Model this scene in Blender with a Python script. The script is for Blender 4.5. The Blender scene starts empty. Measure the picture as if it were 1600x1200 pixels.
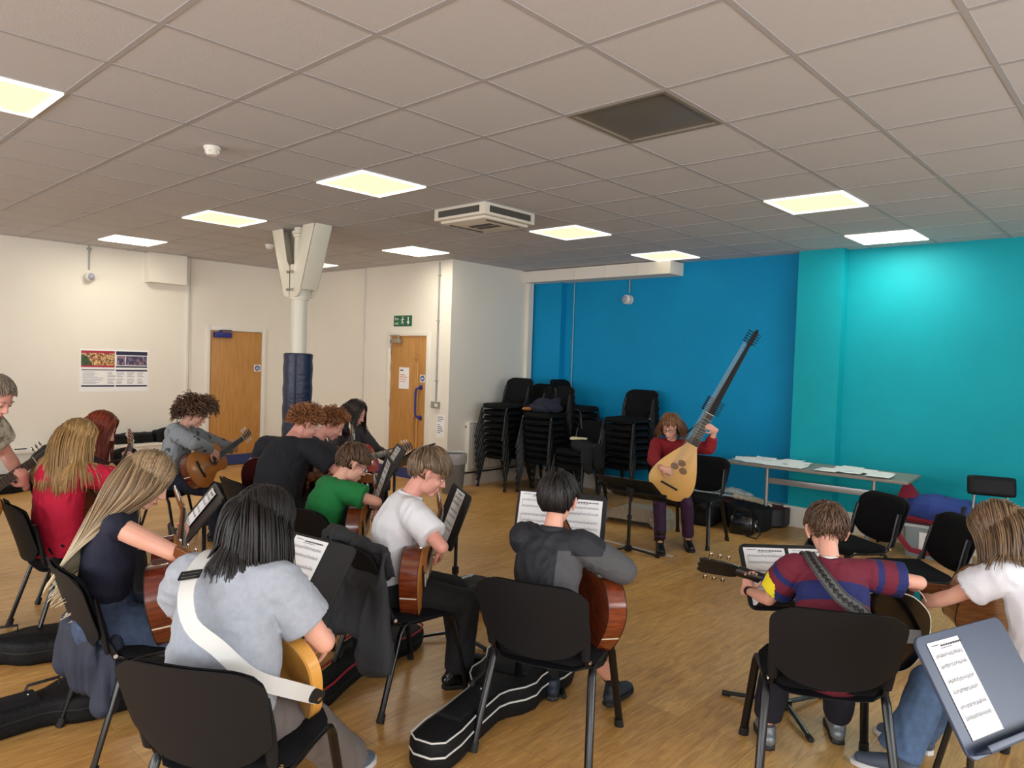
import bpy, bmesh, math, random
from mathutils import Vector as V, Matrix as M, noise as NZ
random.seed(7)
PI = math.pi
sc = bpy.context.scene
COL = sc.collection
R = math.radians
def lerp(a, b, t): return a + (b - a) * t

# ---------------------------------------------------------------- materials
MATS = {}
def mat(name, col, rough=.6, metal=0., var=0., vscale=8., bump=0., bscale=60., spec=.5, coat=0., stretch=(1, 1, 1), col2=None, sheen=0., emis=None, estr=0., alpha=1., trans=0., sss=0.):
    if name in MATS: return MATS[name]
    m = bpy.data.materials.new(name); m.use_nodes = True
    nt = m.node_tree; N = nt.nodes; L = nt.links
    b = N['Principled BSDF']
    b.inputs['Base Color'].default_value = (*col, 1)
    b.inputs['Roughness'].default_value = rough
    b.inputs['Metallic'].default_value = metal
    b.inputs['Specular IOR Level'].default_value = spec
    b.inputs['Coat Weight'].default_value = coat
    b.inputs['Coat Roughness'].default_value = .12
    b.inputs['Sheen Weight'].default_value = sheen
    b.inputs['Alpha'].default_value = alpha
    b.inputs['Transmission Weight'].default_value = trans
    if sss:
        b.inputs['Subsurface Weight'].default_value = sss
        b.inputs['Subsurface Radius'].default_value = (.012, .004, .002)
        b.inputs['Subsurface Scale'].default_value = 1.0
    if emis:
        b.inputs['Emission Color'].default_value = (*emis, 1); b.inputs['Emission Strength'].default_value = estr
    if var or bump:
        tc = N.new('ShaderNodeTexCoord'); mp = N.new('ShaderNodeMapping'); mp.inputs['Scale'].default_value = stretch
        L.new(tc.outputs['Object'], mp.inputs['Vector'])
    if var:
        nz = N.new('ShaderNodeTexNoise'); nz.inputs['Scale'].default_value = vscale; nz.inputs['Detail'].default_value = 4
        L.new(mp.outputs[0], nz.inputs['Vector'])
        rp = N.new('ShaderNodeValToRGB'); rp.color_ramp.elements[0].position = .3; rp.color_ramp.elements[1].position = .7
        c2 = col2 or tuple(min(1, c * (1 + var)) for c in col)
        c1 = col if col2 else tuple(c * (1 - var) for c in col)
        rp.color_ramp.elements[0].color = (*c1, 1); rp.color_ramp.elements[1].color = (*c2, 1)
        L.new(nz.outputs['Fac'], rp.inputs[0]); L.new(rp.outputs[0], b.inputs['Base Color'])
    if bump:
        n2 = N.new('ShaderNodeTexNoise'); n2.inputs['Scale'].default_value = bscale; n2.inputs['Detail'].default_value = 5
        L.new(mp.outputs[0], n2.inputs['Vector'])
        bp = N.new('ShaderNodeBump'); bp.inputs['Strength'].default_value = bump; bp.inputs['Distance'].default_value = .01
        L.new(n2.outputs['Fac'], bp.inputs['Height']); L.new(bp.outputs[0], b.inputs['Normal'])
    MATS[name] = m
    return m
def srgb(r, g, b):
    f = lambda c: (c / 255 / 12.92) if c / 255 <= .04045 else ((c / 255 + .055) / 1.055) ** 2.4
    return (f(r), f(g), f(b))

# ---------------------------------------------------------------- mesh builder
class MB:
    def __init__(s): s.v = []; s.f = []; s.m = []; s.cur = 0
    def add(s, vs, fs, mi=None):
        o = len(s.v); s.v += [V(p) for p in vs]; s.f += [[i + o for i in f] for f in fs]
        s.m += [s.cur if mi is None else mi] * len(fs); return s
    def box(s, a, b, M4=None, mi=None):
        x0, y0, z0 = a; x1, y1, z1 = b
        vs = [V(p) for p in [(x0, y0, z0), (x1, y0, z0), (x1, y1, z0), (x0, y1, z0), (x0, y0, z1), (x1, y0, z1), (x1, y1, z1), (x0, y1, z1)]]
        if M4: vs = [M4 @ p for p in vs]
        return s.add(vs, [(0, 3, 2, 1), (4, 5, 6, 7), (0, 1, 5, 4), (1, 2, 6, 5), (2, 3, 7, 6), (3, 0, 4, 7)], mi)
    def cbox(s, c, d, M4=None, mi=None):
        return s.box([c[i] - d[i] / 2 for i in range(3)], [c[i] + d[i] / 2 for i in range(3)], M4, mi)
    def tube(s, pts, r, n=8, flat=1., up=None, cap=True, mi=None, twist=0.):
        """tapered tube along pts; r scalar/list; flat = depth/width ratio (list allowed); up = direction of the thin axis"""
        pts = [V(p) for p in pts]; k = len(pts)
        rs = [r] * k if not hasattr(r, '__len__') else list(r)
        fl = [flat] * k if not hasattr(flat, '__len__') else list(flat)
        T = []
        for i in range(k):
            t = (pts[min(i + 1, k - 1)] - pts[max(i - 1, 0)])
            T.append(t.normalized() if t.length > 1e-9 else (T[-1] if T else V((0, 0, 1))))
        if up is None:
            up = V((0, 0, 1)) if abs(T[0].z) < .9 else V((1, 0, 0))
        u = V(up)
        rings = []
        for i in range(k):
            u = (u - T[i] * u.dot(T[i]))
            if u.length < 1e-6: u = T[i].orthogonal()
            u.normalize(); w = T[i].cross(u)
            rings.append([(w * math.cos(2 * PI * j / n + twist) * rs[i] + u * math.sin(2 * PI * j / n + twist) * rs[i] * fl[i]) for j in range(n)])
        vs = []; R_ = []
        def ring(c, offs, q): 
            R_.append(len(vs)); vs.extend([c + o * q for o in offs])
        if cap == 'round':
            for a in (.25, .55, .85): ring(pts[0] - T[0] * rs[0] * min(1, fl[0]) * math.cos(a * PI / 2), rings[0], math.sin(a * PI / 2))
        for i in range(k): ring(pts[i], rings[i], 1)
        if cap == 'round':
            for a in (.85, .55, .25): ring(pts[-1] + T[-1] * rs[-1] * min(1, fl[-1]) * math.cos(a * PI / 2), rings[-1], math.sin(a * PI / 2))
        fs = []
        for a, b in zip(R_[:-1], R_[1:]):
            for j in range(n): fs.append((a + j, a + (j + 1) % n, b + (j + 1) % n, b + j))
        if cap:
            fs.append(tuple(reversed([R_[0] + j for j in range(n)]))); fs.append(tuple(R_[-1] + j for j in range(n)))
        return s.add(vs, fs, mi)
    def ell(s, c, r, rot=None, nu=16, nv=10, mi=None):
        c = V(c); r = (r, r, r) if not hasattr(r, '__len__') else r
        vs = []; fs = []
        for i in range(1, nv):
            a = PI * i / nv
            for j in range(nu):
                b = 2 * PI * j / nu
                p = V((r[0] * math.sin(a) * math.cos(b), r[1] * math.sin(a) * math.sin(b), r[2] * math.cos(a)))
                vs.append(c + (rot @ p if rot else p))
        for e in (1, -1):
            p = V((0, 0, r[2] * e)); vs.append(c + (rot @ p if rot else p))
        for i in range(nv - 2):
            for j in range(nu):
                fs.append((i * nu + j, (i + 1) * nu + j, (i + 1) * nu + (j + 1) % nu, i * nu + (j + 1) % nu))
        t = len(vs) - 2
        for j in range(nu):
            fs.append((t, j, (j + 1) % nu)); fs.append((t + 1, (nv - 2) * nu + (j + 1) % nu, (nv - 2) * nu + j))
        return s.add(vs, fs, mi)
    def lathe(s, prof, n=24, c=(0, 0, 0), M4=None, mi=None, closed=False):
        vs = []; fs = []; k = len(prof)
        for (r, z) in prof:
            for j in range(n):
                a = 2 * PI * j / n; p = V((c[0] + r * math.cos(a), c[1] + r * math.sin(a), c[2] + z)); vs.append(M4 @ p if M4 else p)
        for i in range(k - 1):
            for j in range(n): fs.append((i * n + j, i * n + (j + 1) % n, (i + 1) * n + (j + 1) % n, (i + 1) * n + j))
        if not closed:
            fs.append(tuple(reversed(range(n)))); fs.append(tuple((k - 1) * n + j for j in range(n)))
        else:
            for j in range(n): fs.append(((k - 1) * n + j, (k - 1) * n + (j + 1) % n, (j + 1) % n, j))
        return s.add(vs, fs, mi)
    def prism(s, outline, layers, M4=None, mi=None, cen=(0, 0)):
        """outline [(x,y)], layers [(z, inset)] inset moves points towards the medial axis by absolute distance"""
        n = len(outline); vs = []; fs = []
        nr = []
        for i in range(n):
            a = V((*outline[i - 1], 0)); b = V((*outline[(i + 1) % n], 0)); t = b - a
            nn = V((-t.y, t.x, 0)); nr.append(nn.normalized() if nn.length > 1e-9 else V((0, 0, 0)))
        for (z, ins) in layers:
            for i in range(n):
                p = V((outline[i][0], outline[i][1], z)) + nr[i] * ins
                vs.append(M4 @ p if M4 else p)
        for k in range(len(layers) - 1):
            for j in range(n): fs.append((k * n + j, k * n + (j + 1) % n, (k + 1) * n + (j + 1) % n, (k + 1) * n + j))
        fs.append(tuple(reversed(range(n)))); fs.append(tuple((len(layers) - 1) * n + j for j in range(n)))
        return s.add(vs, fs, mi)
    def xf(s, M4):
        s.v = [M4 @ p for p in s.v]; return s
    def mesh(s, name):
        me = bpy.data.meshes.new(name); me.from_pydata([tuple(p) for p in s.v], [], s.f)
        if any(s.m): me.polygons.foreach_set('material_index', s.m)
        me.update(); return me
def rrect(w, h, r, k=5, cx=0, cy=0):
    o = []
    for (sx, sy, a0) in ((1, 1, 0), (-1, 1, 90), (-1, -1, 180), (1, -1, 270)):
        for i in range(k + 1):
            a = R(a0 + 90 * i / k); o.append((cx + sx * (w / 2 - r) + r * math.cos(a), cy + sy * (h / 2 - r) + r * math.sin(a)))
    return o
def finish(name, me, mats, parent=None, smooth=40):
    mats = mats if isinstance(mats, (list, tuple)) else [mats]
    for m in mats: me.materials.append(m)
    if smooth:
        me.polygons.foreach_set('use_smooth', [True] * len(me.polygons))
        if smooth < 170: me.set_sharp_from_angle(angle=R(smooth))
    o = bpy.data.objects.new(name, me); COL.objects.link(o)
    if parent: o.parent = parent
    return o
def obj(name, mb, mats, parent=None, smooth=40, bevel=0, label=None, loc=None):
    me = mb.mesh(name)
    if bevel:
        bm = bmesh.new(); bm.from_mesh(me); bmesh.ops.recalc_face_normals(bm, faces=bm.faces)
        es = [e for e in bm.edges if e.is_manifold and e.calc_face_angle(0) > R(35)]
        bmesh.ops.bevel(bm, geom=es, offset=bevel, segments=2, affect='EDGES', profile=.6, clamp_overlap=True); bm.to_mesh(me); bm.free()
    else:
        bm = bmesh.new(); bm.from_mesh(me); bmesh.ops.recalc_face_normals(bm, faces=bm.faces); bm.to_mesh(me); bm.free()
    o = finish(name, me, mats, parent, smooth)
    if label: o['label'] = label
    if loc: o.location = loc
    return o
def fuse(name, mb, mats, parent=None, voxel=.006, it=4, fold=0., fscale=14., fst=(1, 1, .5), seed=0, sfac=.5, smooth=180, paint=None, label=None):
    """fuse the shapes of mb into one continuous skin"""
    me = mb.mesh('t'); o = bpy.data.objects.new('t', me); COL.objects.link(o)
    r = o.modifiers.new('r', 'REMESH'); r.mode = 'VOXEL'; r.voxel_size = voxel; r.use_smooth_shade = True
    if it:
        s = o.modifiers.new('s', 'SMOOTH'); s.factor = sfac; s.iterations = it
    dg = bpy.context.evaluated_depsgraph_get(); dg.update()
    ev = o.evaluated_get(dg); nm = bpy.data.meshes.new_from_object(ev)
    bpy.data.objects.remove(o); bpy.data.meshes.remove(me)
    if fold:
        sd = V((seed * 7.3, seed * 3.1, seed * 1.7))
        nrm = [v.normal.copy() for v in nm.vertices]
        for v, n in zip(nm.vertices, nrm):
            p = V((v.co.x * fst[0], v.co.y * fst[1], v.co.z * fst[2])) * fscale + sd
            q = NZ.noise(p + V((NZ.noise(p * .5), NZ.noise(p * .5 + V((5, 5, 5))), 0)) * 1.6)
            q = (1 - abs(q) * 2.4)
            v.co += n * fold * (q * .7 + NZ.noise(p * .4) * 1.2 - .2)
    nm.materials.clear(); nm.name = name
    ob = finish(name, nm, mats, parent, smooth)
    if label: ob['label'] = label
    if paint:
        for p in nm.polygons: p.material_index = paint(p.center)
    return ob
def tag(o, label, cat, group=None):
    o['label'] = label; o['category'] = cat
    if group: o['group'] = group
    return o
def thing(name, label, cat, loc=(0, 0, 0), yaw=0, group=None):
    o = bpy.data.objects.new(name, None); COL.objects.link(o); o.empty_display_size = .1
    o.location = loc; o.rotation_euler = (0, 0, R(yaw)); tag(o, label, cat, group); return o
def struct(name, mb, m, parent=None, **k):
    o = obj(name, mb, m, parent, **k)
    if not parent: o['kind'] = 'structure'
    return o
def copy_tree(o, parent=None):
    c = o.copy(); COL.objects.link(c)
    if parent: c.parent = parent
    for ch in list(o.children): copy_tree(ch, c)
    return c
def frame(c, x, z):
    """4x4 with given x axis and approximate z axis, origin c"""
    x = V(x).normalized(); z = V(z); z = (z - x * z.dot(x)).normalized(); y = z.cross(x)
    return M(((x.x, y.x, z.x, c[0]), (x.y, y.y, z.y, c[1]), (x.z, y.z, z.z, c[2]), (0, 0, 0, 1)))

# ---------------------------------------------------------------- camera
yaw, pitch, roll = 7.48890591e-01, -3.38958746e-02, 3.32247137e-02
fw = V((math.cos(pitch) * math.cos(yaw), math.cos(pitch) * math.sin(yaw), math.sin(pitch)))
rt = fw.cross(V((0, 0, 1))).normalized(); upv = rt.cross(fw)
rr = rt * math.cos(roll) + upv * math.sin(roll); uu = upv * math.cos(roll) - rt * math.sin(roll)
cam = bpy.data.objects.new('Camera', bpy.data.cameras.new('Camera')); COL.objects.link(cam)
cam.matrix_world = M(((rr.x, uu.x, -fw.x, -1.148), (rr.y, uu.y, -fw.y, -3.626), (rr.z, uu.z, -fw.z, 1.72), (0, 0, 0, 1)))
cam.data.sensor_width = 36; cam.data.lens = 1127 / 1600 * 36; cam.data.clip_start = .02
sc.camera = cam
sc.view_settings.view_transform = 'Standard'; sc.view_settings.look = 'None'; sc.view_settings.gamma = 1
sc.view_settings.exposure = 0.0
sc.view_settings.use_curve_mapping = False
# ---------------------------------------------------------------- room materials
def floor_mat():
    m = bpy.data.materials.new('wood_plank_floor'); m.use_nodes = True; nt = m.node_tree; N = nt.nodes; L = nt.links; b = N['Principled BSDF']
    tc = N.new('ShaderNodeTexCoord')
    br = N.new('ShaderNodeTexBrick'); br.offset = .37; br.offset_frequency = 2
    br.inputs['Scale'].default_value = 1; br.inputs['Brick Width'].default_value = 1.22; br.inputs['Row Height'].default_value = .19
    br.inputs['Mortar Size'].default_value = .0012; br.inputs['Mortar Smooth'].default_value = .3
    br.inputs['Color1'].default_value = (*srgb(214, 170, 104), 1); br.inputs['Color2'].default_value = (*srgb(196, 148, 84), 1); br.inputs['Mortar'].default_value = (*srgb(150, 108, 62), 1)
    L.new(tc.outputs['Object'], br.inputs['Vector'])
    mp = N.new('ShaderNodeMapping'); mp.inputs['Scale'].default_value = (2.2, 15, 1); L.new(tc.outputs['Object'], mp.inputs[0])
    nz = N.new('ShaderNodeTexNoise'); nz.inputs['Scale'].default_value = 2.2; nz.inputs['Detail'].default_value = 8; nz.inputs['Distortion'].default_value = 1.2; nz.inputs['Roughness'].default_value = .62; L.new(mp.outputs[0], nz.inputs['Vector'])
    rp = N.new('ShaderNodeValToRGB'); e = rp.color_ramp.elements; e[0].position = .34; e[0].color = (.74, .69, .63, 1); e[1].position = .66; e[1].color = (1.16, 1.15, 1.12, 1)
    L.new(nz.outputs['Fac'], rp.inputs[0])
    mx = N.new('ShaderNodeMix'); mx.data_type = 'RGBA'; mx.blend_type = 'MULTIPLY'; mx.inputs[0].default_value = 1
    L.new(br.outputs['Color'], mx.inputs[6]); L.new(rp.outputs[0], mx.inputs[7])
    L.new(mx.outputs[2], b.inputs['Base Color'])
    n3 = N.new('ShaderNodeTexNoise'); n3.inputs['Scale'].default_value = 3; L.new(tc.outputs['Object'], n3.inputs['Vector'])
    mr = N.new('ShaderNodeMapRange'); mr.inputs[3].default_value = .26; mr.inputs[4].default_value = .44; L.new(n3.outputs['Fac'], mr.inputs[0]); L.new(mr.outputs[0], b.inputs['Roughness'])
    bp = N.new('ShaderNodeBump'); bp.inputs['Strength'].default_value = .12; bp.inputs['Distance'].default_value = .004; L.new(nz.outputs['Fac'], bp.inputs['Height']); L.new(bp.outputs[0], b.inputs['Normal'])
    return m
M_WHITE = mat('white_wall_paint', srgb(228, 222, 210), .75, bump=.05, bscale=25, var=.02, vscale=1.5)
M_BLUE = mat('blue_wall_paint', srgb(0, 136, 186), .65, spec=.2, bump=.08, bscale=30, var=.04, vscale=2)
M_TEAL = mat('teal_wall_paint', srgb(0, 154, 168), .6, spec=.25, bump=.08, bscale=30, var=.04, vscale=2)
M_TRIM = mat('white_gloss_trim', srgb(226, 222, 212), .4)
M_TILE = mat('mineral_fibre_tile', srgb(190, 190, 193), .95, bump=.12, bscale=160, var=.05, vscale=160)
M_TEE = mat('ceiling_tee_grey', srgb(166, 164, 166), .6)
M_NAVY = mat('navy_kick_board', srgb(38, 55, 110), .5, var=.08)
def ceiling_tile_mat():
    m = M_TILE; nt = m.node_tree; N = nt.nodes; L = nt.links; b = N['Principled BSDF']
    tc = N.new('ShaderNodeTexCoord'); vo = N.new('ShaderNodeTexVoronoi'); vo.inputs['Scale'].default_value = 90; L.new(tc.outputs['Object'], vo.inputs['Vector'])
    rp = N.new('ShaderNodeValToRGB'); e = rp.color_ramp.elements; e[0].position = .08; e[0].color = (*srgb(140, 136, 135), 1); e[1].position = .17; e[1].color = (*srgb(191, 190, 193), 1)
    nz = N.new('ShaderNodeTexNoise'); nz.inputs['Scale'].default_value = 9; L.new(tc.outputs['Object'], nz.inputs['Vector'])
    mr = N.new('ShaderNodeMapRange'); mr.inputs[1].default_value = .45; mr.inputs[2].default_value = .7; mr.inputs[3].default_value = .14; mr.inputs[4].default_value = 0; L.new(nz.outputs['Fac'], mr.inputs[0])
    ad = N.new('ShaderNodeMath'); ad.operation = 'ADD'; L.new(vo.outputs['Distance'], ad.inputs[0]); L.new(mr.outputs[0], ad.inputs[1])
    L.new(ad.outputs[0], rp.inputs[0]); L.new(rp.outputs[0], b.inputs['Base Color'])
ceiling_tile_mat()
XW, YW = -4.6, -6.6            # wall planes behind the camera
XB, XS, YS, YL = 6.90, 5.22, 3.42, 6.75
H = 3.0
# floor, ceiling
fl = MB().box((XW - .2, YW - .2, -.1), (XB + .2, YL + .2, 0)); struct('floor', fl, floor_mat(), smooth=0)
LIGHTS = [(1.8, .6), (1.8, 3.0), (1.8, 5.4), (4.2, .6), (4.2, 3.0), (4.2, 5.4), (6.0, .6), (4.2, -1.8), (6.0, -1.8), (-.6, .6), (-.6, 3.0), (-.6, -1.8), (1.8, -4.2), (4.2, -4.2), (-3.0, .6), (-3.0, -4.2)]
DARK = (1.8, -1.8)
c = MB(); holes = {(round(a / .6), round(b / .6)) for a, b in LIGHTS + [DARK]}
i0, i1, j0, j1 = -8, 12, -11, 12
for i in range(i0, i1):
    for j in range(j0, j1):
        if (i, j) in holes: continue
        c.box((i * .6, j * .6, H + .003), (i * .6 + .6, j * .6 + .6, H + .03), mi=0)
for i in range(i0, i1 + 1): c.box((i * .6 - .012, j0 * .6, H), (i * .6 + .012, j1 * .6, H + .012), mi=1)
for j in range(j0, j1 + 1):
    for i in range(i0, i1): c.box((i * .6 + .012, j * .6 - .012, H), (i * .6 + .588, j * .6 + .012, H + .012), mi=1)
c.box((XW - .3, YW - .3, H + .25), (XB + .6, YL + .6, H + .3), mi=0)
struct('ceiling', c, [M_TILE, M_TEE], smooth=0)
# walls
w = MB(); w.box((XW - .2, YL, 0), (3.52, YL + .2, H + .2)); w.box((3.52, YL, 2.03), (4.36, YL + .2, H + .2)); w.box((4.36, YL, 0), (XS, YL + .2, H + .2)); w.box((3.5, YL + .19, 0), (4.4, YL + .25, 2.1))
struct('wall_left', w, M_WHITE, smooth=0)
D2 = (3.86, 4.69)   # exit door y range
w = MB(); w.box((XS, YS, 0), (XS + .2, D2[0], H + .2)); w.box((XS, D2[0], 2.03), (XS + .2, D2[1], H + .2)); w.box((XS, D2[1], 0), (XS + .2, YL + .2, H + .2)); w.box((XS + 1.2, YS + .1, 0), (XS + 1.25, YL, H))
struct('wall_back', w, M_WHITE, smooth=0)
w = MB(); w.box((XS + .2, YS, 0), (XB + .2, YS + .2, H + .2)); struct('wall_side', w, M_WHITE, smooth=0); struct('trim_7', MB().box((XB - .23, YS - .06, .2), (XB - .13, YS, H)), M_WHITE, smooth=0)
w = MB(); w.box((XB, -.5, 0), (XB + .2, YS, H + .2)); w.box((XB - .10, 2.86, .12), (XB, YS, H + .1)); struct('wall_blue', w, M_BLUE, smooth=0)
w = MB(); w.box((XB, YW, 0), (XB + .2, -.5, H + .2)); w.box((6.74, -.97, .22), (XB, -.5, H + .1)); struct('wall_teal', w, M_TEAL, smooth=0)
# walls behind the camera with big windows
def window_wall(name, horizontal, pos, a0, a1, wins, z0, z1, n0):
    w = MB(); t = .25
    def bx(a, b, c0, c1):
        if horizontal: w.box((a, pos - t, c0), (b, pos, c1))
        else: w.box((pos - t, a, c0), (pos, b, c1))
    cur = a0
    for (p, q) in wins: bx(cur, p, 0, H + .2); bx(p, q, 0, z0); bx(p, q, z1, H + .2); cur = q
    bx(cur, a1, 0, H + .2); struct(name, w, M_WHITE, smooth=0)
    for k, (p, q) in enumerate(wins):
        f = MB(); e = .05
        def fb(a, b, c0, c1):
            if horizontal: f.box((a, pos - .17, c0), (b, pos - .10, c1))
            else: f.box((pos - .17, a, c0), (pos - .10, b, c1))
        fb(p, q, z0, z0 + e); fb(p, q, z1 - e, z1); fb(p, p + e, z0, z1); fb(q - e, q, z0, z1); mid = (p + q) / 2; fb(mid - .03, mid + .03, z0, z1)
        struct('window_%d' % (n0 + k), f, M_TRIM, smooth=0)
window_wall('wall_right', True, YW, XW, XB, [(-3.6, -1.4), (-.6, 1.6), (2.4, 4.8)], .9, 2.6, 1)
window_wall('wall_rear', False, XW, YW, YL, [(-5.2, -2.8), (-1.8, .8), (2.0, 4.8)], .9, 2.6, 4)
# skirting boards
bz = .15
struct('baseboard_left', MB().box((3.12, YL - .02, 0), (3.44, YL, bz)).box((4.44, YL - .02, 0), (XS, YL, bz)), M_NAVY, smooth=0)
struct('baseboard_back', MB().box((XS - .02, 4.77, 0), (XS, YL, bz)).box((XS - .02, YS, 0), (XS, 3.78, bz)), M_NAVY, smooth=0)
struct('baseboard_side', MB().box((XS, YS - .03, 0), (XB, YS, .2)), M_TRIM, smooth=0)
struct('baseboard_blue', MB().box((XB - .12, -.5, 0), (XB, YS, .2)), M_TRIM, smooth=0)
struct('baseboard_teal', MB().box((XB - .03, YW, 0), (XB, -.97, .22)).box((6.71, -1.0, 0), (XB, -.47, .22)), M_TRIM, smooth=0)
# wall ledge (boxed-in pipes) under the poster
struct('trim_1', MB().box((XW, YL - .24, 0), (3.10, YL, .40)).box((XW, YL - .27, .40), (3.12, YL, .435)), M_TRIM, smooth=0, bevel=.004)
struct('trim_2', MB().box((3.19, YL - .025, .45), (3.215, YL, H)).box((3.24, YL - .015, .45), (3.25, YL, H)), M_TRIM, smooth=0)
struct('trim_3', MB().box((XS - .015, 5.30, 0.15), (XS, 5.325, H)), mat('panel_joint_strip', srgb(205, 203, 196), .5), smooth=0)
struct('trim_4', MB().box((2.62, YL - .18, 2.60), (3.12, YL, H)), M_WHITE, smooth=0, bevel=.004)
# white duct box along the blue wall
d = MB(); d.box((6.58, 1.0, 2.83), (6.90, 3.42, 2.99))
for yy in (1.45, 1.95, 2.45, 2.95): d.box((6.572, yy, 2.83), (6.58, yy + .012, 2.99))
struct('trim_5', d, M_WHITE, smooth=0, bevel=.004)
# ---------------------------------------------------------------- doors
M_DOOR = mat('oak_veneer_door', srgb(172, 120, 58), .38, var=.12, vscale=6, stretch=(6, 6, .5), col2=srgb(194, 142, 78))
M_NPL = mat('navy_painted_metal', srgb(28, 38, 120), .35)
M_STEEL = mat('brushed_steel', srgb(178, 175, 165), .35, .9)
M_PAPER = mat('white_paper', srgb(236, 236, 236), .8)
M_INK = mat('grey_black_ink', srgb(70, 70, 74), .8)
def door_local(w, h, n, parent_loc, yaw_, exitdoor):
    """door in local frame: x along the wall, y out of the wall, z up"""
    root = bpy.data.objects.new('door_%d' % n, None); COL.objects.link(root); root.location = parent_loc; root.rotation_euler = (0, 0, yaw_); root['kind'] = 'structure'
    mirr = M(((-1, 0, 0, w), (0, 1, 0, 0), (0, 0, 1, 0), (0, 0, 0, 1)))
    def ob(nm, mb, m, par, **k): return obj(nm, mb.xf(mirr), m, par, **k)
    lf = MB()
    if exitdoor:
        x0, x1 = w * .665, w * .80
        lf.box((0, -.05, .012), (x0, 0, h)); lf.box((x1, -.05, .012), (w, 0, h)); lf.box((x0, -.05, h - .30), (x1, 0, h)); lf.box((x0, -.05, .90), (x1, 0, 1.10)); lf.box((x0, -.05, .012), (x1, 0, .28))
    else: lf.box((0, -.05, .012), (w, 0, h))
    ob('leaf', lf, M_DOOR, root, bevel=.002)
    fr = MB(); a = .065
    fr.box((-a, -.08, 0), (-.004, .022, h + a)); fr.box((w + .004, -.08, 0), (w + a, .022, h + a)); fr.box((-.004, -.08, h + .004), (w + .004, .022, h + a))
    ob('door_frame', fr, M_TRIM, root, bevel=.003)
    ob('kick_plate', MB().box((.01, 0, .014), (w - .01, .004, .16)), M_NAVY, root)
    hx = 0
    if exitdoor:
        for (za, zb) in ((.28, .90), (1.10, h - .30)):
            bd = MB(); e = .018
            bd.box((x0, -.052, za), (x0 + e, .008, zb)); bd.box((x1 - e, -.052, za), (x1, .008, zb)); bd.box((x0 + e, -.052, za), (x1 - e, .008, za + e)); bd.box((x0 + e, -.052, zb - e), (x1 - e, .008, zb))
            bb = ob('vision_panel', bd, M_DOOR, root)
            ob('pane', MB().box((x0 + e, -.03, za + e), (x1 - e, -.024, zb - e)), mat('wired_glass', (.9, .92, .85), .08, trans=1.), bb)
        hd = MB(); hx = w * .87; hd.tube([(hx, .002, 1.30), (hx, .03, 1.30), (hx - .035, .055, 1.275), (hx - .045, .06, 1.22), (hx - .045, .06, .96), (hx - .035, .055, .905), (hx, .03, .88), (hx, .002, .88)], .016, 10)
        hd.lathe([(.034, 0), (.034, .01), (.028, .014)], 16, M4=M.Translation((hx, 0, 1.30)) @ M.Rotation(-PI / 2, 4, 'X')); hd.lathe([(.034, 0), (.034, .01), (.028, .014)], 16, M4=M.Translation((hx, 0, .88)) @ M.Rotation(-PI / 2, 4, 'X'))
        ob('door_handle', hd, M_NPL, root)
        cl = MB().box((.03, 0, h - .10), (.26, .055, h - .045)); cl.box((.0, .03, h + .0), (.22, .045, h + .012)).box((.20, .02, h - .06), (.225, .05, h + .01))
        ob('door_closer', cl, M_STEEL, root, bevel=.004)
        for z in (.3, 1.05, 1.55, 1.78): ob('hinge', MB().tube([(-.002, .012, z - .045), (-.002, .012, z + .045)], .009, 8), M_STEEL, root)
        nt = ob('notice', MB().box((.20, .001, 1.26), (.42, .003, 1.56)), M_PAPER, root)
        ln = MB(); red = MB()
        for k, (z, l) in enumerate([(1.51, .07)]): ln.box((.22, .003, z), (.22 + l, .0042, z + .018))
        for k, (z, l) in enumerate([(1.45, .11), (1.42, .16), (1.39, .14), (1.36, .12)]): red.box((.22, .003, z), (.22 + l, .0042, z + .009))
        ob('writing', ln, M_INK, nt); ob('writing', red, mat('red_ink', srgb(205, 110, 80), .8), nt)
        sz, sx = 1.42, w * .90
    else:
        cl = MB().box((.04, 0, h - .10), (.30, .06, h - .02)); cl.box((.14, .03, h + .004), (.30, .05, h + .016)).box((.12, .02, h - .03), (.15, .055, h + .01))
        ob('door_closer', cl, M_NPL, root, bevel=.004)
        sz, sx = 1.46, w * .92
    sg = ob('fire_door_sign', MB().box((sx - .05, .001, sz - .05), (sx + .05, .003, sz + .05)), M_PAPER, root, label='white square sign with a blue disc')
    ob('disc', MB().lathe([(.042, 0), (.042, .0015)], 24, M4=M.Translation((sx, .003, sz)) @ M.Rotation(-PI / 2, 4, 'X')), mat('sign_blue', srgb(20, 80, 140), .4), sg)
    t = MB()
    for dz, l in ((.014, .03), (0, .055), (-.014, .04)): t.box((sx - l / 2, .0048, sz + dz - .0035), (sx + l / 2, .0056, sz + dz + .0035))
    ob('writing', t, M_PAPER, sg)
    return root
# doors are built mirrored so that the closer side is the hinge side seen on the left
door_local(.80, 2.0, 1, (4.34, YL, 0), PI, False)
door_local(.79, 2.0, 2, (XS, D2[0] + .02, 0), PI / 2, True)
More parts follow.
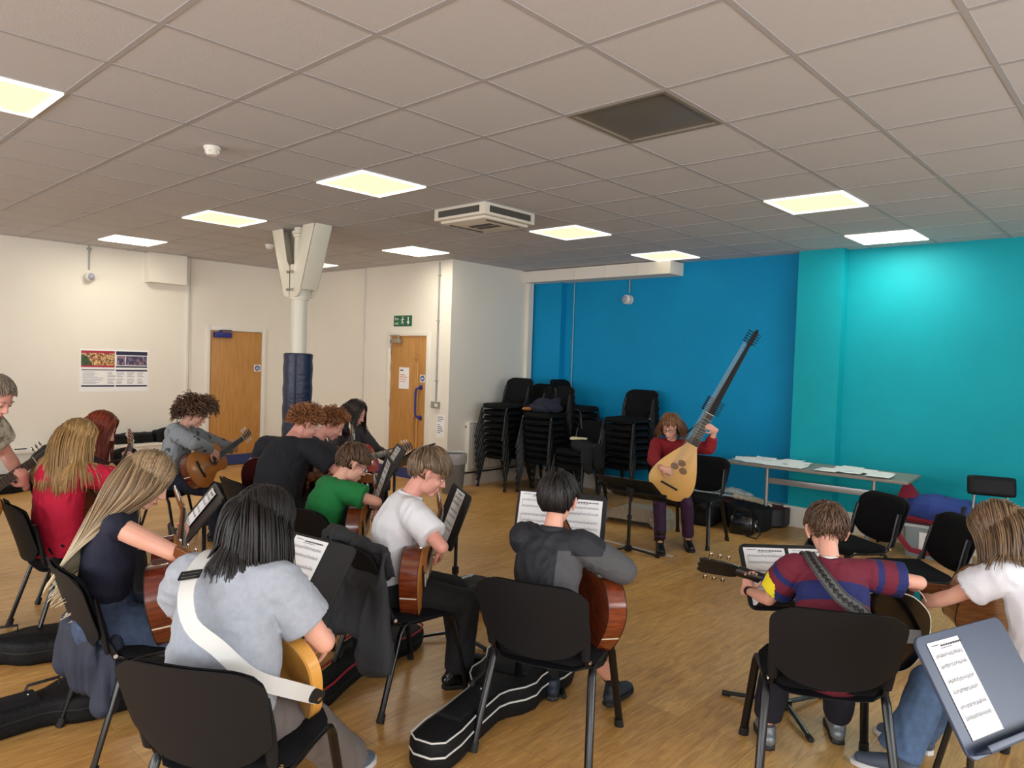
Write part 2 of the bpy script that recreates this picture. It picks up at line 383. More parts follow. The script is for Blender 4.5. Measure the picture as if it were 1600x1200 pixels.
# ---------------------------------------------------------------- ceiling things
M_DIFF = mat('warm_light_diffuser', (.06, .06, .05), .5, emis=(1, .89, .55), estr=1.0)
M_DIFW = mat('cool_light_diffuser', srgb(250, 250, 245), .5, emis=(1, .94, .78), estr=22)
M_RIM = mat('light_frame_white', srgb(240, 238, 228), .4, emis=(1, .97, .88), estr=1.0)
LBL = {(1.8, .6): 'square ceiling light with cream diffuser, nearest the air conditioner on its camera side', (1.8, 3.0): 'square cream ceiling light to the left of the white column head', (1.8, 5.4): 'narrow-looking white ceiling light above the wall-mounted poster wall, farthest left',
       (4.2, .6): 'cream ceiling light just right of the ceiling air conditioner', (4.2, 3.0): 'bright white ceiling light above the exit door corner', (4.2, 5.4): 'ceiling light partly hidden behind the white column bracket',
       (6.0, .6): 'ceiling light directly in front of the white duct box on the blue wall', (4.2, -1.8): 'large cream ceiling light in front of the turquoise pillar', (6.0, -1.8): 'bright white ceiling light closest to the turquoise wall', (-.6, .6): 'cream ceiling light cut off by the left edge of the picture'}
for (x, y) in LIGHTS:
    if (x, y) not in LBL: lab, g = 'unseen square ceiling light panel, added to help light the room', 'added unseen ceiling lights'  # panels outside the view, added to help light the room
    else: lab, g = LBL[(x, y)], 'ceiling light panels'
    t = thing('ceiling_light', lab, 'ceiling light', (x + .3, y + .3, H), 0, g)
    f = MB(); f.box((-.29, -.29, -.012), (-.262, .29, .01)); f.box((.262, -.29, -.012), (.29, .29, .01)); f.box((-.262, -.29, -.012), (.262, -.262, .01)); f.box((-.262, .262, -.012), (.262, .29, .01)); f.box((-.29, -.29, .03), (.29, .29, .05))
    obj('light_frame', f, M_RIM, t, bevel=.002)
    d = MB()
    for k in range(4):
        a = -.262 + k * .131; d.add([(a, -.262, 0), (a + .131, -.262, 0), (a + .131, .262, 0), (a, .262, 0), (a + .065, -.25, -.010), (a + .065, .25, -.010)], [(0, 3, 5, 4), (4, 5, 2, 1), (0, 4, 1), (3, 2, 5), (0, 1, 2, 3)])
    obj('diffuser', d, M_DIFW if (x, y) in ((1.8, 5.4), (4.2, 3.0), (6.0, -1.8)) else M_DIFF, t)
# dark unlit panel
t = thing('ceiling_light_panel', 'dark grey unlit square panel set in the ceiling', 'ceiling panel', (2.1, -1.5, H))
f = MB(); f.box((-.29, -.29, -.004), (-.27, .29, .02)); f.box((.27, -.29, -.004), (.29, .29, .02)); f.box((-.27, -.29, -.004), (.27, -.27, .02)); f.box((-.27, .27, -.004), (.27, .29, .02))
obj('frame', f, mat('tarnished_frame', srgb(120, 112, 98), .5), t)
obj('diffuser', MB().box((-.27, -.27, .008), (.27, .27, .02)), mat('dull_grey_acrylic', srgb(108, 100, 84), .3, var=.08, vscale=3), t)
# air conditioner cassette
t = thing('air_conditioner', 'white ceiling cassette air conditioner with mesh vents', 'air conditioner', (3.3, .9, H))
M_AC = mat('ac_cream_plastic', srgb(214, 206, 190), .45); M_VENT = mat('dark_vent_mesh', srgb(70, 66, 60), .6, var=.5, vscale=180)
b = MB(); b.box((-.31, -.31, -.10), (.31, .31, 0)); obj('casing', b, M_AC, t, bevel=.006)
for k in range(4):
    v = MB().box((-.25, -.316, -.078), (.25, -.308, -.025), M.Rotation(k * PI / 2, 4, 'Z')); obj('side_vent', v, M_VENT, t)
b = MB(); b.box((-.27, -.27, -.125), (.27, .27, -.10)); lower = obj('lower_panel', b, M_AC, t, bevel=.008)
v = MB(); 
for a in (-.07, .02): v.box((a, -.13, -.129), (a + .06, .13, -.124))
obj('grille', v, M_VENT, lower)
for s_ in (-1, 1): obj('louvre', MB().box((-.2, s_ * .225 - .01, -.130), (.2, s_ * .225 + .01, -.124)), M_VENT, lower)
# smoke detectors
def smoke(x, y, lab, r=.052):
    t = thing('smoke_detector', lab, 'smoke detector', (x, y, H))
    obj('base', MB().lathe([(r, -.018), (r, 0)], 24), M_TRIM, t, bevel=.003)
    hd = MB().lathe([(r * .55, -.055), (r * .72, -.045), (r * .78, -.03), (r * .9, -.018)], 24)
    for k in range(8):
        a = k * PI / 4; hd.cbox((math.cos(a) * r * .78, math.sin(a) * r * .78, -.034), (.008, .008, .014))
    obj('sensor_head', hd, M_TRIM, t)
smoke(.90, .93, 'white smoke detector on the ceiling left of centre'); smoke(3.2, 4.45, 'small smoke detector beside the white column bracket')
# column
t = thing('support_column', 'cream round steel column with V-shaped bracket and navy padding', 'column', (2.82, 3.10, 0))
M_COL = mat('cream_gloss_steel', srgb(222, 216, 198), .35)
obj('pole', MB().lathe([(.082, 0), (.082, 2.52)], 32), M_COL, t)
obj('upper_pole', MB().lathe([(.065, 2.3), (.065, 2.90), (.08, 2.905), (.08, 2.93), (.092, 2.935), (.092, 2.96), (.07, 2.965), (.07, 3.0)], 32), M_COL, t)
pd = MB(); prof = []
for k in range(25):
    z = .02 + k * (1.70 - .02) / 24; prof.append((.148 + .004 * math.sin(k * 2.1), z))
pd.lathe([(.13, .012)] + prof + [(.13, 1.712)], 28)
pad = obj('padding', pd, mat('navy_quilted_padding', srgb(20, 33, 64), .4, bump=.9, bscale=9, stretch=(1, 1, 3), spec=.6), t, smooth=60)
obj('zip_flap', MB().tube([(-.10, -.115, .03), (-.10, -.115, 1.70)], .008, 6), mat('dark_navy_seam', srgb(16, 24, 50), .5), pad)
for s_ in (-1, 1):
    b = MB(); out = [(.05, 2.28), (.13, 2.30), (.18, 2.36), (.42, 3.0), (.20, 3.0), (.10, 2.66), (.05, 2.60)]
    out = [(s_ * a, z) for a, z in out]
    if s_ < 0: out = out[::-1]
    Mx = M(((0, 0, 1, 0), (1, 0, 0, 0), (0, 1, 0, 0), (0, 0, 0, 1)))
    for xx in (-.10, .092): b.prism(out, [(xx, 0), (xx + .008, 0)], Mx)
    # web between the two flange plates
    for (p, q) in (((.18, 2.36), (.42, 3.0)),):
        b.add([(-.1, s_ * p[0], p[1]), (.1, s_ * p[0], p[1]), (.1, s_ * q[0], q[1]), (-.1, s_ * q[0], q[1]), (-.1, s_ * (p[0] - .01), p[1]), (.1, s_ * (p[0] - .01), p[1]), (.1, s_ * (q[0] - .01), q[1]), (-.1, s_ * (q[0] - .01), q[1])], [(0, 1, 2, 3), (4, 7, 6, 5), (0, 3, 7, 4), (1, 5, 6, 2), (0, 4, 5, 1), (3, 2, 6, 7)])
    obj('bracket', b, M_COL, t, bevel=.002)
obj('collar', MB().lathe([(.1, 2.26), (.1, 2.62)], 32), M_COL, t, bevel=.003)
for z in (2.36, 2.54):
    for s_ in (-1, 1): obj('bolt', MB().lathe([(.014, 0), (.014, .02)], 6, M4=M.Translation((-.11, s_ * .04, z)) @ M.Rotation(-PI / 2, 4, 'Y')), M_STEEL, t)
# ---------------------------------------------------------------- wall things
M_GREY = mat('grey_conduit', srgb(150, 150, 146), .4, .3)
def wall_lamp(loc, yaw_, lab):
    t = thing('security_lamp', lab, 'lamp', loc, yaw_)       # local: +x out of the wall
    obj('conduit', MB().tube([(.012, 0, .09), (.012, 0, .42)], .010, 10), M_GREY, t)
    obj('bracket', MB().cbox((.012, 0, .36), (.025, .05, .03)), M_GREY, t)
    obj('back_plate', MB().lathe([(.06, 0), (.06, .022)], 24, M4=M.Rotation(PI / 2, 4, 'Y')), M_TRIM, t)
    o = MB(); o.ell((.075, 0, 0), (.055, .062, .062)); obj('lamp_body', o, M_TRIM, t)
    obj('lens', MB().ell((.105, 0, 0), (.03, .045, .045)), mat('grey_lens', srgb(150, 150, 165), .15), t)
wall_lamp((1.94, YL, 2.60), -90, 'round white fitting hanging from a grey conduit on the white wall')
wall_lamp((XB, 1.78, 2.56), 180, 'round white fitting hanging from a thin conduit on the blue wall')
t = thing('power_socket', 'white double socket and trunking end beside the left door', 'socket', (3.24, YL, .90), -90)
obj('face_plate', MB().box((0, -.14, -.05), (.03, .14, .05)), M_TRIM, t, bevel=.004)
for a in (-.07, .07):
    s_ = MB(); s_.box((.03, a - .008, -.01), (.032, a + .008, .02)); obj('switch', s_, M_TRIM, t)
t = thing('light_switch_box', 'metal-clad switch box below the grey conduit by the exit door', 'switch', (XS, 3.66, 1.08), 180)
obj('back_box', MB().box((0, -.075, -.045), (.035, .075, .045)), M_GREY, t, bevel=.004)
for a in (.02, .05): obj('rocker', MB().box((.035, a - .012, -.02), (.042, a + .012, .02)), mat('cream_rocker', srgb(232, 224, 190), .4), t)
t = thing('conduit_pipe', 'thin grey vertical conduit running from ceiling to the switch box', 'conduit', (XS - .014, 3.66, 0))
obj('pipe', MB().tube([(0, 0, 1.13), (0, 0, 2.98)], .011, 10), M_GREY, t)
for z in (1.4, 2.2, 2.8): obj('saddle_clip', MB().cbox((0, 0, z), (.03, .04, .018)), M_GREY, t)
t = thing('conduit_pipe', 'thin pale conduit running down the blue wall behind the chair stacks', 'conduit', (XB - .014, 2.70, 0))
obj('pipe', MB().tube([(0, 0, .3), (0, 0, 2.83)], .009, 10), mat('pale_blue_pipe', srgb(120, 165, 175), .4), t)
for z in (1.0, 2.0): obj('saddle_clip', MB().cbox((0, 0, z), (.03, .035, .018)), M_GREY, t)
# fire exit sign
t = thing('exit_sign', 'green fire exit sign with running man and down arrow above the door', 'sign', (XS, 4.42, 2.21), 180)
M_GREEN = mat('sign_green', srgb(10, 92, 58), .4)
obj('sign_plate', MB().box((.001, -.20, -.075), (.006, .20, .075)), M_GREEN, t)
def text_mesh(name, body, size, m, parent, M4, align='CENTER', thick=.0006):
    cu = bpy.data.curves.new('tx', 'FONT'); cu.body = body; cu.size = size; cu.align_x = align; cu.extrude = thick; cu.resolution_u = 2
    o = bpy.data.objects.new('tx', cu); COL.objects.link(o); dg = bpy.context.evaluated_depsgraph_get(); dg.update()
    me = bpy.data.meshes.new_from_object(o.evaluated_get(dg)); bpy.data.objects.remove(o)
    me.transform(M4); me.materials.clear(); me.materials.append(m); ob = bpy.data.objects.new(name, me); COL.objects.link(ob); ob.parent = parent; return ob
def plane_frame(c, xdir, ydir):
    x = V(xdir).normalized(); y = V(ydir).normalized(); z = x.cross(y)
    return M(((x.x, y.x, z.x, c[0]), (x.y, y.y, z.y, c[1]), (x.z, y.z, z.z, c[2]), (0, 0, 0, 1)))
# seen from the room (local +x), the reading direction is local +y
text_mesh('lettering', 'Fire', .056, M_PAPER, t, plane_frame((.0068, -.132, .012), (0, 1, 0), (0, 0, 1)))
text_mesh('lettering', 'exit', .056, M_PAPER, t, plane_frame((.0068, -.132, -.050), (0, 1, 0), (0, 0, 1)))
q = MB(); Mx = plane_frame((.0068, 0, 0), (0, 1, 0), (0, 0, 1))
q.ell((.0068, .0, .050), (.0005, .011, .011)); 
for pts in ([(0, .034), (-.008, .0), (-.004, -.005)], [(-.002, .03), (.022, .018), (.03, .028)], [(-.002, .03), (-.022, .02), (-.028, .004)], [(-.006, 0), (.014, -.018), (.008, -.046)], [(-.006, 0), (-.016, -.026), (-.036, -.034)]):
    q.tube([Mx @ V((a, b, 0)) for a, b in pts], .006, 6, flat=.1, up=(1, 0, 0))
obj('running_figure', q, M_PAPER, t)
q = MB(); q.prism([(.113, .055), (.133, .055), (.133, -.01), (.155, -.01), (.123, -.055), (.091, -.01), (.113, -.01)][::-1], [(0, 0), (.0006, 0)], Mx); obj('arrow', q, M_PAPER, t)
# notice below the switch
t = thing('wall_notice', 'white printed notice on the wall below the switch box', 'notice', (XS, 3.56, .80), 180)
obj('sheet', MB().box((.001, -.08, -.15), (.003, .08, .15)), M_PAPER, t)
q = MB(); z = .12
for l in (.11, .12, .07, 0, .05, .09, .10, .11, .06):
    if l: q.box((.0032, -.065, z), (.004, -.065 + l, z + .009))
    z -= .026
obj('writing', q, M_INK, t)
# poster: four printed sheets
t = thing('poster', 'landscape poster of four printed panels, crowd photo and timetable', 'poster', (2.27, YL, 1.42), -90)
Py = lambda a: a
obj('sheet', MB().box((.001, -.42, -.30), (.003, .42, .26)), M_PAPER, t)
def photo_mat(name, cols, scale, seed=0):
    m = bpy.data.materials.new(name); m.use_nodes = True; nt = m.node_tree; N = nt.nodes; L = nt.links; b = N['Principled BSDF']; b.inputs['Roughness'].default_value = .4
    tc = N.new('ShaderNodeTexCoord'); nz = N.new('ShaderNodeTexVoronoi'); nz.inputs['Scale'].default_value = scale; L.new(tc.outputs['Object'], nz.inputs['Vector'])
    rp = N.new('ShaderNodeValToRGB'); rp.color_ramp.interpolation = 'CONSTANT'; el = rp.color_ramp.elements
    while len(el) < len(cols): el.new(.5)
    for k, c in enumerate(cols): el[k].position = k / len(cols); el[k].color = (*srgb(*c), 1)
    sx = N.new('ShaderNodeSeparateXYZ'); L.new(nz.outputs['Color'], sx.inputs[0]); L.new(sx.outputs[0], rp.inputs[0]); L.new(rp.outputs[0], b.inputs['Base Color']); return m
# reading direction for a -y facing wall is world +x = local +y
def pp(name, y0, z0, y1, z1, m, par=t, lay=0): return obj(name, MB().box((.003 + lay * .0006, y0, z0), (.0036 + lay * .0006, y1, z1)), m, par)
crowd = pp('crowd_photo', -.405, .02, -.005, .235, photo_mat('poster_crowd', [(190, 150, 90), (120, 70, 50), (220, 190, 120), (90, 60, 50), (170, 60, 60), (230, 200, 160)], 90))
red = mat('poster_red', srgb(170, 30, 55), .4); drk = mat('poster_navy', srgb(40, 36, 70), .4); gr = mat('poster_field_green', srgb(60, 82, 52), .5, var=.4, vscale=30)
pp('banner', -.405, .205, -.005, .235, red, crowd, 1); pp('banner', -.405, .02, -.005, .045, red, crowd, 1)
obj('field', MB().prism([(-.405, .045), (-.27, .045), (-.33, .16), (-.405, .18)], [(0, 0), (.0006, 0)], plane_frame((.0042, 0, 0), (0, 1, 0), (0, 0, 1))), gr, crowd)
pp('banner', .01, .185, .405, .235, drk); pp('banner', .01, .02, .405, .04, drk)
pm = photo_mat('poster_photos', [(90, 84, 120), (60, 50, 90), (130, 120, 150), (70, 60, 70), (150, 110, 100)], 40)
pp('photo', .02, .05, .12, .175, pm); pp('photo', .13, .05, .40, .175, pm)
pp('banner', -.40, -.02, -.005, -.008, drk); pp('banner', .01, -.03, .405, -.008, drk); pp('banner', -.40, -.235, -.005, -.215, drk); pp('banner', .01, -.235, .405, -.215, drk)
q = MB(); random.seed(4)
for k in range(12):
    z = -.04 - k * .014; q.box((.0036, -.385, z), (.0042, -.385 + random.uniform(.12, .26), z + .004))
for cx in (-.09, .02, .15, .28):
    for k in range(11):
        z = -.045 - k * .015
        if k != 5: q.box((.0036, cx, z), (.0042, cx + random.uniform(.05, .10), z + .005))
obj('small_print', q, mat('pale_print', srgb(150, 140, 160), .7), t)
# radiator
t = thing('radiator', 'white ribbed panel radiator behind the left chair stack', 'radiator', (5.72, YS, 0), -90)
r_ = MB(); r_.box((.04, -.16, .22), (.055, .52, .84)); 
for k in range(22): r_.box((.055, -.145 + k * .03, .25), (.066, -.13 + k * .03, .80))
obj('panel', r_, M_TRIM, t, bevel=.002)
obj('end_panel', MB().box((.0, -.18, .20), (.075, -.16, .86)), M_TRIM, t); obj('end_panel', MB().box((.0, .52, .20), (.075, .54, .86)), M_TRIM, t)
obj('top_grille', MB().box((0, -.16, .845), (.075, .52, .86)), M_TRIM, t)
obj('pipe', MB().tube([(.03, -.30, .17), (.03, 1.1, .17)], .012, 8), mat('black_pipe', srgb(30, 30, 32), .4), t)
obj('brand_mark', MB().box((-.001, -.182, .78), (.02, -.180, .81)), M_INK, t)
# bin
t = thing('waste_bin', 'grey plastic bin with a clear bag folded over its rim', 'bin', (5.06, 3.12, 0))
obj('bin_body', MB().lathe([(.125, 0), (.13, .02), (.165, .50), (.15, .50), (.12, .03)], 32), mat('grey_plastic', srgb(112, 112, 112), .45), t)
bg = MB(); prof = [(.172, .38), (.178, .44), (.176, .50), (.17, .515), (.155, .51), (.14, .40), (.08, .36)]
bg.lathe(prof, 40)
bo = obj('bin_liner', bg, mat('clear_bin_bag', srgb(205, 205, 205), .25, alpha=.55, bump=.8, bscale=25), t, smooth=80)
for v in bo.data.vertices: v.co += V((NZ.noise(v.co * 30), NZ.noise(v.co * 30 + V((9, 0, 0))), NZ.noise(v.co * 25 + V((0, 9, 0))))) * .008
# ---------------------------------------------------------------- stacking chair
M_SHELL = mat('charcoal_chair_plastic', srgb(25, 26, 29), .55, bump=.12, bscale=400, spec=.2)
M_FAB = mat('black_chair_fabric', srgb(19, 19, 21), .95, bump=.3, bscale=350, spec=.15)
M_BLK = mat('black_gloss_tube', srgb(12, 13, 16), .28, spec=.5)
M_RUB = mat('black_rubber', srgb(18, 18, 18), .7)
M_CHROME = mat('chrome', srgb(205, 205, 205), .15, 1.)
def sqmap(u, v, e=.82):
    """square [-1,1]^2 -> rounded square"""
    a = 1 - (1 - e) * abs(v) ** 9; b = 1 - (1 - e) * abs(u) ** 9
    return u * a, v * b
def sheet(fn, nu, nv, thick, dirn=None):
    """closed slab from fn(u,v)->(front point, normal)"""
    vs = []; fs = []
    for s_ in (0, 1):
        for j in range(nv + 1):
            for i in range(nu + 1):
                u = -1 + 2 * i / nu; v = -1 + 2 * j / nv; p, n = fn(u, v); e = 1 - max(abs(u), abs(v)) ** 8
                vs.append(V(p) + V(n) * (thick * (1 if s_ else 0) * (.25 + .75 * e)))
    W_ = nu + 1; K = W_ * (nv + 1)
    for j in range(nv):
        for i in range(nu):
            a = j * W_ + i; fs.append((a, a + 1, a + 1 + W_, a + W_)); fs.append((K + a, K + a + W_, K + a + 1 + W_, K + a + 1))
    edge = [i for i in range(W_)] + [j * W_ + nu for j in range(1, nv + 1)] + [nv * W_ + i for i in range(nu - 1, -1, -1)] + [j * W_ for j in range(nv - 1, 0, -1)]
    for a, b in zip(edge, edge[1:] + edge[:1]): fs.append((a, K + a, K + b, b))
    return MB().add(vs, fs)
def back_fn(u, v, grow=1., dx=0):
    a, b = sqmap(u, v, .84)
    hw = .240 + .012 * b
    z = .655 + .158 * b * grow
    if b < 0: z += (-.052 * (1 - a * a) + .022) * b * b
    y = a * hw * grow; x = -.212 - .052 * (b + 1) / 1 - .034 * (1 - a * a) + .0 + dx
    n = V((1, -.28 * a, .30)).normalized(); return (x, y, z), n
def build_chair(label, group=None, loc=(0, 0, 0), yaw_=0):
    t = thing('stacking_chair', label, 'chair', loc, yaw_, group)
    st = MB()
    def seat_fn(u, v):
        a, b = sqmap(u, v, .80); return (.005 + .215 * a, b * (.235 - .012 * a), .435 - .018 * (1 - b * b) * (1 - a * a) - .012 * max(0, a) ** 3), V((0, 0, 1))
    seat = obj('seat', sheet(seat_fn, 14, 14, .045), M_FAB, t, smooth=60)
    def under(u, v):
        a, b = sqmap(u, v, .80); return (.005 + .218 * a, b * (.238 - .012 * a), .420 - .014 * (1 - b * b)), V((0, 0, 1))
    obj('seat_shell', sheet(under, 12, 12, .015), M_SHELL, t, smooth=60)
    shell = sheet(lambda u, v: (lambda q: (V(q[0]) - V(q[1]) * .02, q[1]))(back_fn(u, v)), 24, 20, .018)
    for s_ in (-1, 1): shell.tube([(-.262, s_ * .222, .70), (-.240, s_ * .220, .60), (-.222, s_ * .216, .525), (-.212, s_ * .213, .475)], [.010, .021, .022, .019], 10, flat=.55, up=(1, 0, .2), cap='round')
    obj('backrest', shell, M_SHELL, t, smooth=60)
    obj('back_pad', sheet(lambda u, v: back_fn(u, v, .95), 16, 12, .028), M_FAB, t, smooth=60)
    for s_ in (-1, 1):
        y0 = s_ * .228; yf = s_ * .262
        for d in (1, -1):
            xt, xf = (.155, .235) if d > 0 else (-.150, -.275)
            pts = [(xf, yf, .014), (lerp(xf, xt, .93), lerp(yf, y0, .93), .385), (xt - d * .012, y0, .418), (xt - d * .045, y0, .430), (0, y0, .430)]
            lg = obj('leg', MB().tube(pts, [.0185, .019, .017, .0155, .0155], 10, flat=.62, up=(1, 0, .2)), M_BLK, t, smooth=60)
            obj('foot_cap', MB().tube([(xf, yf, 0), (lerp(xf, xt, .1), lerp(yf, y0, .1), .04)], [.023, .021], 10, flat=.8, up=(1, 0, 0)), M_RUB, lg)
        yb = s_ * .212
        obj('back_upright', MB().tube([(.02, yb, .425), (-.14, yb, .425), (-.178, yb, .445), (-.215, yb, .52), (-.243, yb * .98, .63), (-.262, yb * .97, .70)], .0135, 8, flat=.7, up=(0, 1, 0)), M_BLK, t, smooth=60)
        obj('bolt', MB().lathe([(.009, 0), (.009, .006)], 12, M4=M.Translation((-.185, s_ * .226, .455)) @ M.Rotation(-s_ * PI / 2, 4, 'X')), M_CHROME, t)
    for x in (-.12, .12): obj('cross_bar', MB().tube([(x, -.225, .415), (x, .225, .415)], .009, 8), M_BLK, t)
    return t
CHAIR0 = None
def chair(x, y, yaw_, label, group='chairs of the guitar circle', z=0, tilt=0):
    global CHAIR0
    if CHAIR0 is None: CHAIR0 = build_chair(label); t = CHAIR0
    else: t = copy_tree(CHAIR0)
    t.location = (x, y, z); t.rotation_euler = (0, 0, R(yaw_)); t['label'] = label; t['category'] = 'chair'; t['group'] = group
    return t
# ---------------------------------------------------------------- music stand
M_STAND = mat('black_stand_metal', srgb(26, 27, 29), .45, spec=.35)
M_STANDB = mat('black_stand_painted_reflection', srgb(52, 62, 84), .35, spec=.5)  # black stand; its blue-grey reflection is put into the base colour
def music_stand(x, y, face, h, tilt, label, w=.50, hh=.34, m=None, base_yaw=0, slats=False, shadow=True):
    """(x,y) foot of the pole; desk faces direction yaw `face` (towards the reader); h = height of the desk centre; tilt = lean-back angle"""
    m = m or M_STAND
    t = thing('music_stand', label, 'music stand', (x, y, 0), face, 'music stands')
    # desk frame: local +x = towards the reader
    n = V((math.cos(R(tilt)), 0, math.sin(R(tilt)))); up = V((-math.sin(R(tilt)), 0, math.cos(R(tilt))))
    DM = plane_frame((.03, 0, h), (0, 1, 0), up)      # x across (reader's ... ), y up the desk, z towards the reader
    d = MB()
    if slats:
        d.prism(rrect(w, hh, .03), [(-.006, 0), (0, 0)], DM); 
        k = -w / 2 + .03
        while k < w / 2 - .02: d.box((k, -hh / 2 + .02, -.012), (k + .008, hh / 2 - .02, -.006), DM); k += .028
        d.box((-w / 2 + .01, -.05, -.03), (w / 2 - .01, -.02, -.012), DM)
    else: d.prism(rrect(w, hh, .035), [(-.011, .002), (-.009, 0), (-.002, 0), (0, .002)], DM)
    obj('desk', d, m, t)
    lp = MB(); lp.box((-w / 2 + .03, -hh / 2 + .012, 0), (w / 2 - .03, -hh / 2 + .020, .055), DM); lp.box((-w / 2 + .03, -hh / 2 + .012, .050), (w / 2 - .03, -hh / 2 + .034, .055), DM)
    obj('shelf_lip', lp, m, t, bevel=.002)
    obj('clamp', MB().cbox((-.005, 0, h - .02), (.045, .07, .07)), M_RUB, t, bevel=.006)
    obj('pole', MB().tube([(-.005, 0, .02), (-.005, 0, h * .55)], .016, 12), M_BLK, t)
    obj('upper_pole', MB().tube([(-.005, 0, h * .5), (-.005, 0, h - .01)], .011, 12), M_BLK, t)
    obj('locking_collar', MB().lathe([(.021, h * .53), (.021, h * .58)], 16, c=(-.005, 0, 0)), M_RUB, t)
    hub = MB().cbox((-.005, 0, .035), (.05, .05, .05)); obj('hub', hub, M_BLK, t, bevel=.005)
    for k in range(3):
        a = R(base_yaw + k * 120); e = V((math.cos(a), math.sin(a), 0))
        lg = MB().tube([V((-.005, 0, .04)) + e * .02, V((-.005, 0, .03)) + e * .16, V((-.005, 0, .016)) + e * .29], .014, 8, flat=.7)
        lo = obj('leg', lg, M_BLK, t); obj('foot_cap', MB().tube([V((-.005, 0, .014)) + e * .27, V((-.005, 0, .014)) + e * .31], .014, 8), M_RUB, lo)
    return t, t.matrix_basis.copy(), DM
def sheet_music(root_desk, cx, cy, w, h, label, seed=0, systems=3, blue=False, lift=.0, rot=0):
    """a page leaning on a stand desk; DM is local to the stand's base"""
    t, B, DM = root_desk; Wm = M.Translation(t.location) @ M.Rotation(t.rotation_euler.z, 4, 'Z') @ DM @ M.Translation((cx, cy, .0015 + lift)) @ M.Rotation(R(rot), 4, 'Z')
    g = thing('sheet_music', label, 'sheet music', (0, 0, 0), 0, 'pages of music')
    g.matrix_world = Wm; g.location = Wm.to_translation(); g.rotation_euler = Wm.to_euler()
    page(g, w, h, seed, systems, blue)
    return g
def page(g, w, h, seed=0, systems=3, blue=False):
    rnd = random.Random(seed); p = MB()
    nx, ny = 6, 10
    vs = []; 
    for j in range(ny + 1):
        for i in range(nx + 1): vs.append((-w / 2 + w * i / nx, -h / 2 + h * j / ny, .0008 + .002 * (1 - (2 * i / nx - 1) ** 2) * (j / ny)))
    fs = [(j * 7 + i, j * 7 + i + 1, (j + 1) * 7 + i + 1, (j + 1) * 7 + i) for j in range(ny) for i in range(nx)]
    p.add(vs, fs); n = len(vs); p.add([(a, b, c - .0006) for a, b, c in vs], [tuple(reversed(f)) for f in fs]); 
    obj('page', p, M_PAPER, g, smooth=60)
    q = MB(); z = .0036
    def ln(x0, y0, x1, y1): q.box((x0, y0, z), (x1, y1, z + .0003))
    ln(-w * .42, h * .455, -w * .20, h * .462)
    # title strokes: word-like marks
    x = -w * .15
    for k in range(9):
        l = rnd.uniform(.006, .014); ln(x, h * .435, x + l, h * .455); x += l + .003
    ln(-w * .18, h * .415, w * .18, h * .421)
    obj('title', q, M_INK, g, smooth=0)
    s = MB(); q2 = MB(); sp = h * .80 / systems
    for k in range(systems):
        y = h * .36 - k * sp
        for part in (0, 1):
            yy = y - part * sp * .42
            for l in range(5): s.box((-w * .42, yy - l * .0021, z), (w * .42, yy - l * .0021 + .0005, z + .0003))
            for b in range(5): s.box((-w * .42 + b * w * .21, yy - .0088, z), (-w * .42 + b * w * .21 + .0007, yy + .0005, z + .0003))
            x = -w * .38
            while x < w * .40:
                ny_ = yy - rnd.randint(0, 7) * .0012
                q2.cbox((x, ny_, z + .0002), (.0032, .0022, .0003))
                q2.box((x + .0012, ny_, z), (x + .0018, ny_ + .010, z + .0003)); x += w * rnd.choice([.03, .045, .06])
        q2.box((-w * .425, y - sp * .42 - .009, z), (-w * .42, y + .001, z + .0003))
    obj('staves', s, mat('grey_stave_ink', srgb(160, 160, 166), .8), g, smooth=0); obj('notes', q2, mat('note_ink', srgb(100, 100, 106), .8), g, smooth=0)
# ---------------------------------------------------------------- table with papers
def folding_table(x, y, yaw_):
    t = thing('folding_table', 'grey-topped folding table on silver wheeled legs against the teal wall', 'table', (x, y, 0), yaw_)   # long axis local y
    L_, W_ = 1.74, .66; M_TOP = mat('grey_laminate', srgb(138, 130, 120), .35); M_SIL = mat('silver_paint', srgb(172, 172, 174), .3, .6)
    obj('tabletop', MB().prism(rrect(W_, L_, .02), [(.70, .003), (.703, 0), (.722, 0), (.725, .003)]), M_TOP, t)
    obj('stretcher', MB().box((-.012, -.52, .50), (.012, .52, .56)), M_SIL, t, bevel=.003)
    for s_ in (-1, 1):
        yy = s_ * .52
        lg = obj('leg', MB().tube([(0, yy, .22), (0, yy, .68)], .019, 14), M_SIL, t)
        obj('top_bracket', MB().box((-.22, yy - .02, .68), (.22, yy + .02, .702)), M_RUB, lg, bevel=.003)
        for d in (-1, 1):
            ft = obj('foot', MB().tube([(0, yy, .235), (d * .06, yy, .225), (d * .22, yy, .13), (d * .28, yy, .115), (d * .29, yy, .07)], .017, 12), M_SIL, lg)
            c_ = MB().lathe([(.012, -.014), (.030, -.012), (.030, .012), (.012, .014)], 20, M4=M.Translation((d * .30, yy, .032)) @ M.Rotation(PI / 2, 4, 'X'))
            obj('castor', c_, M_RUB, lg)
    return t
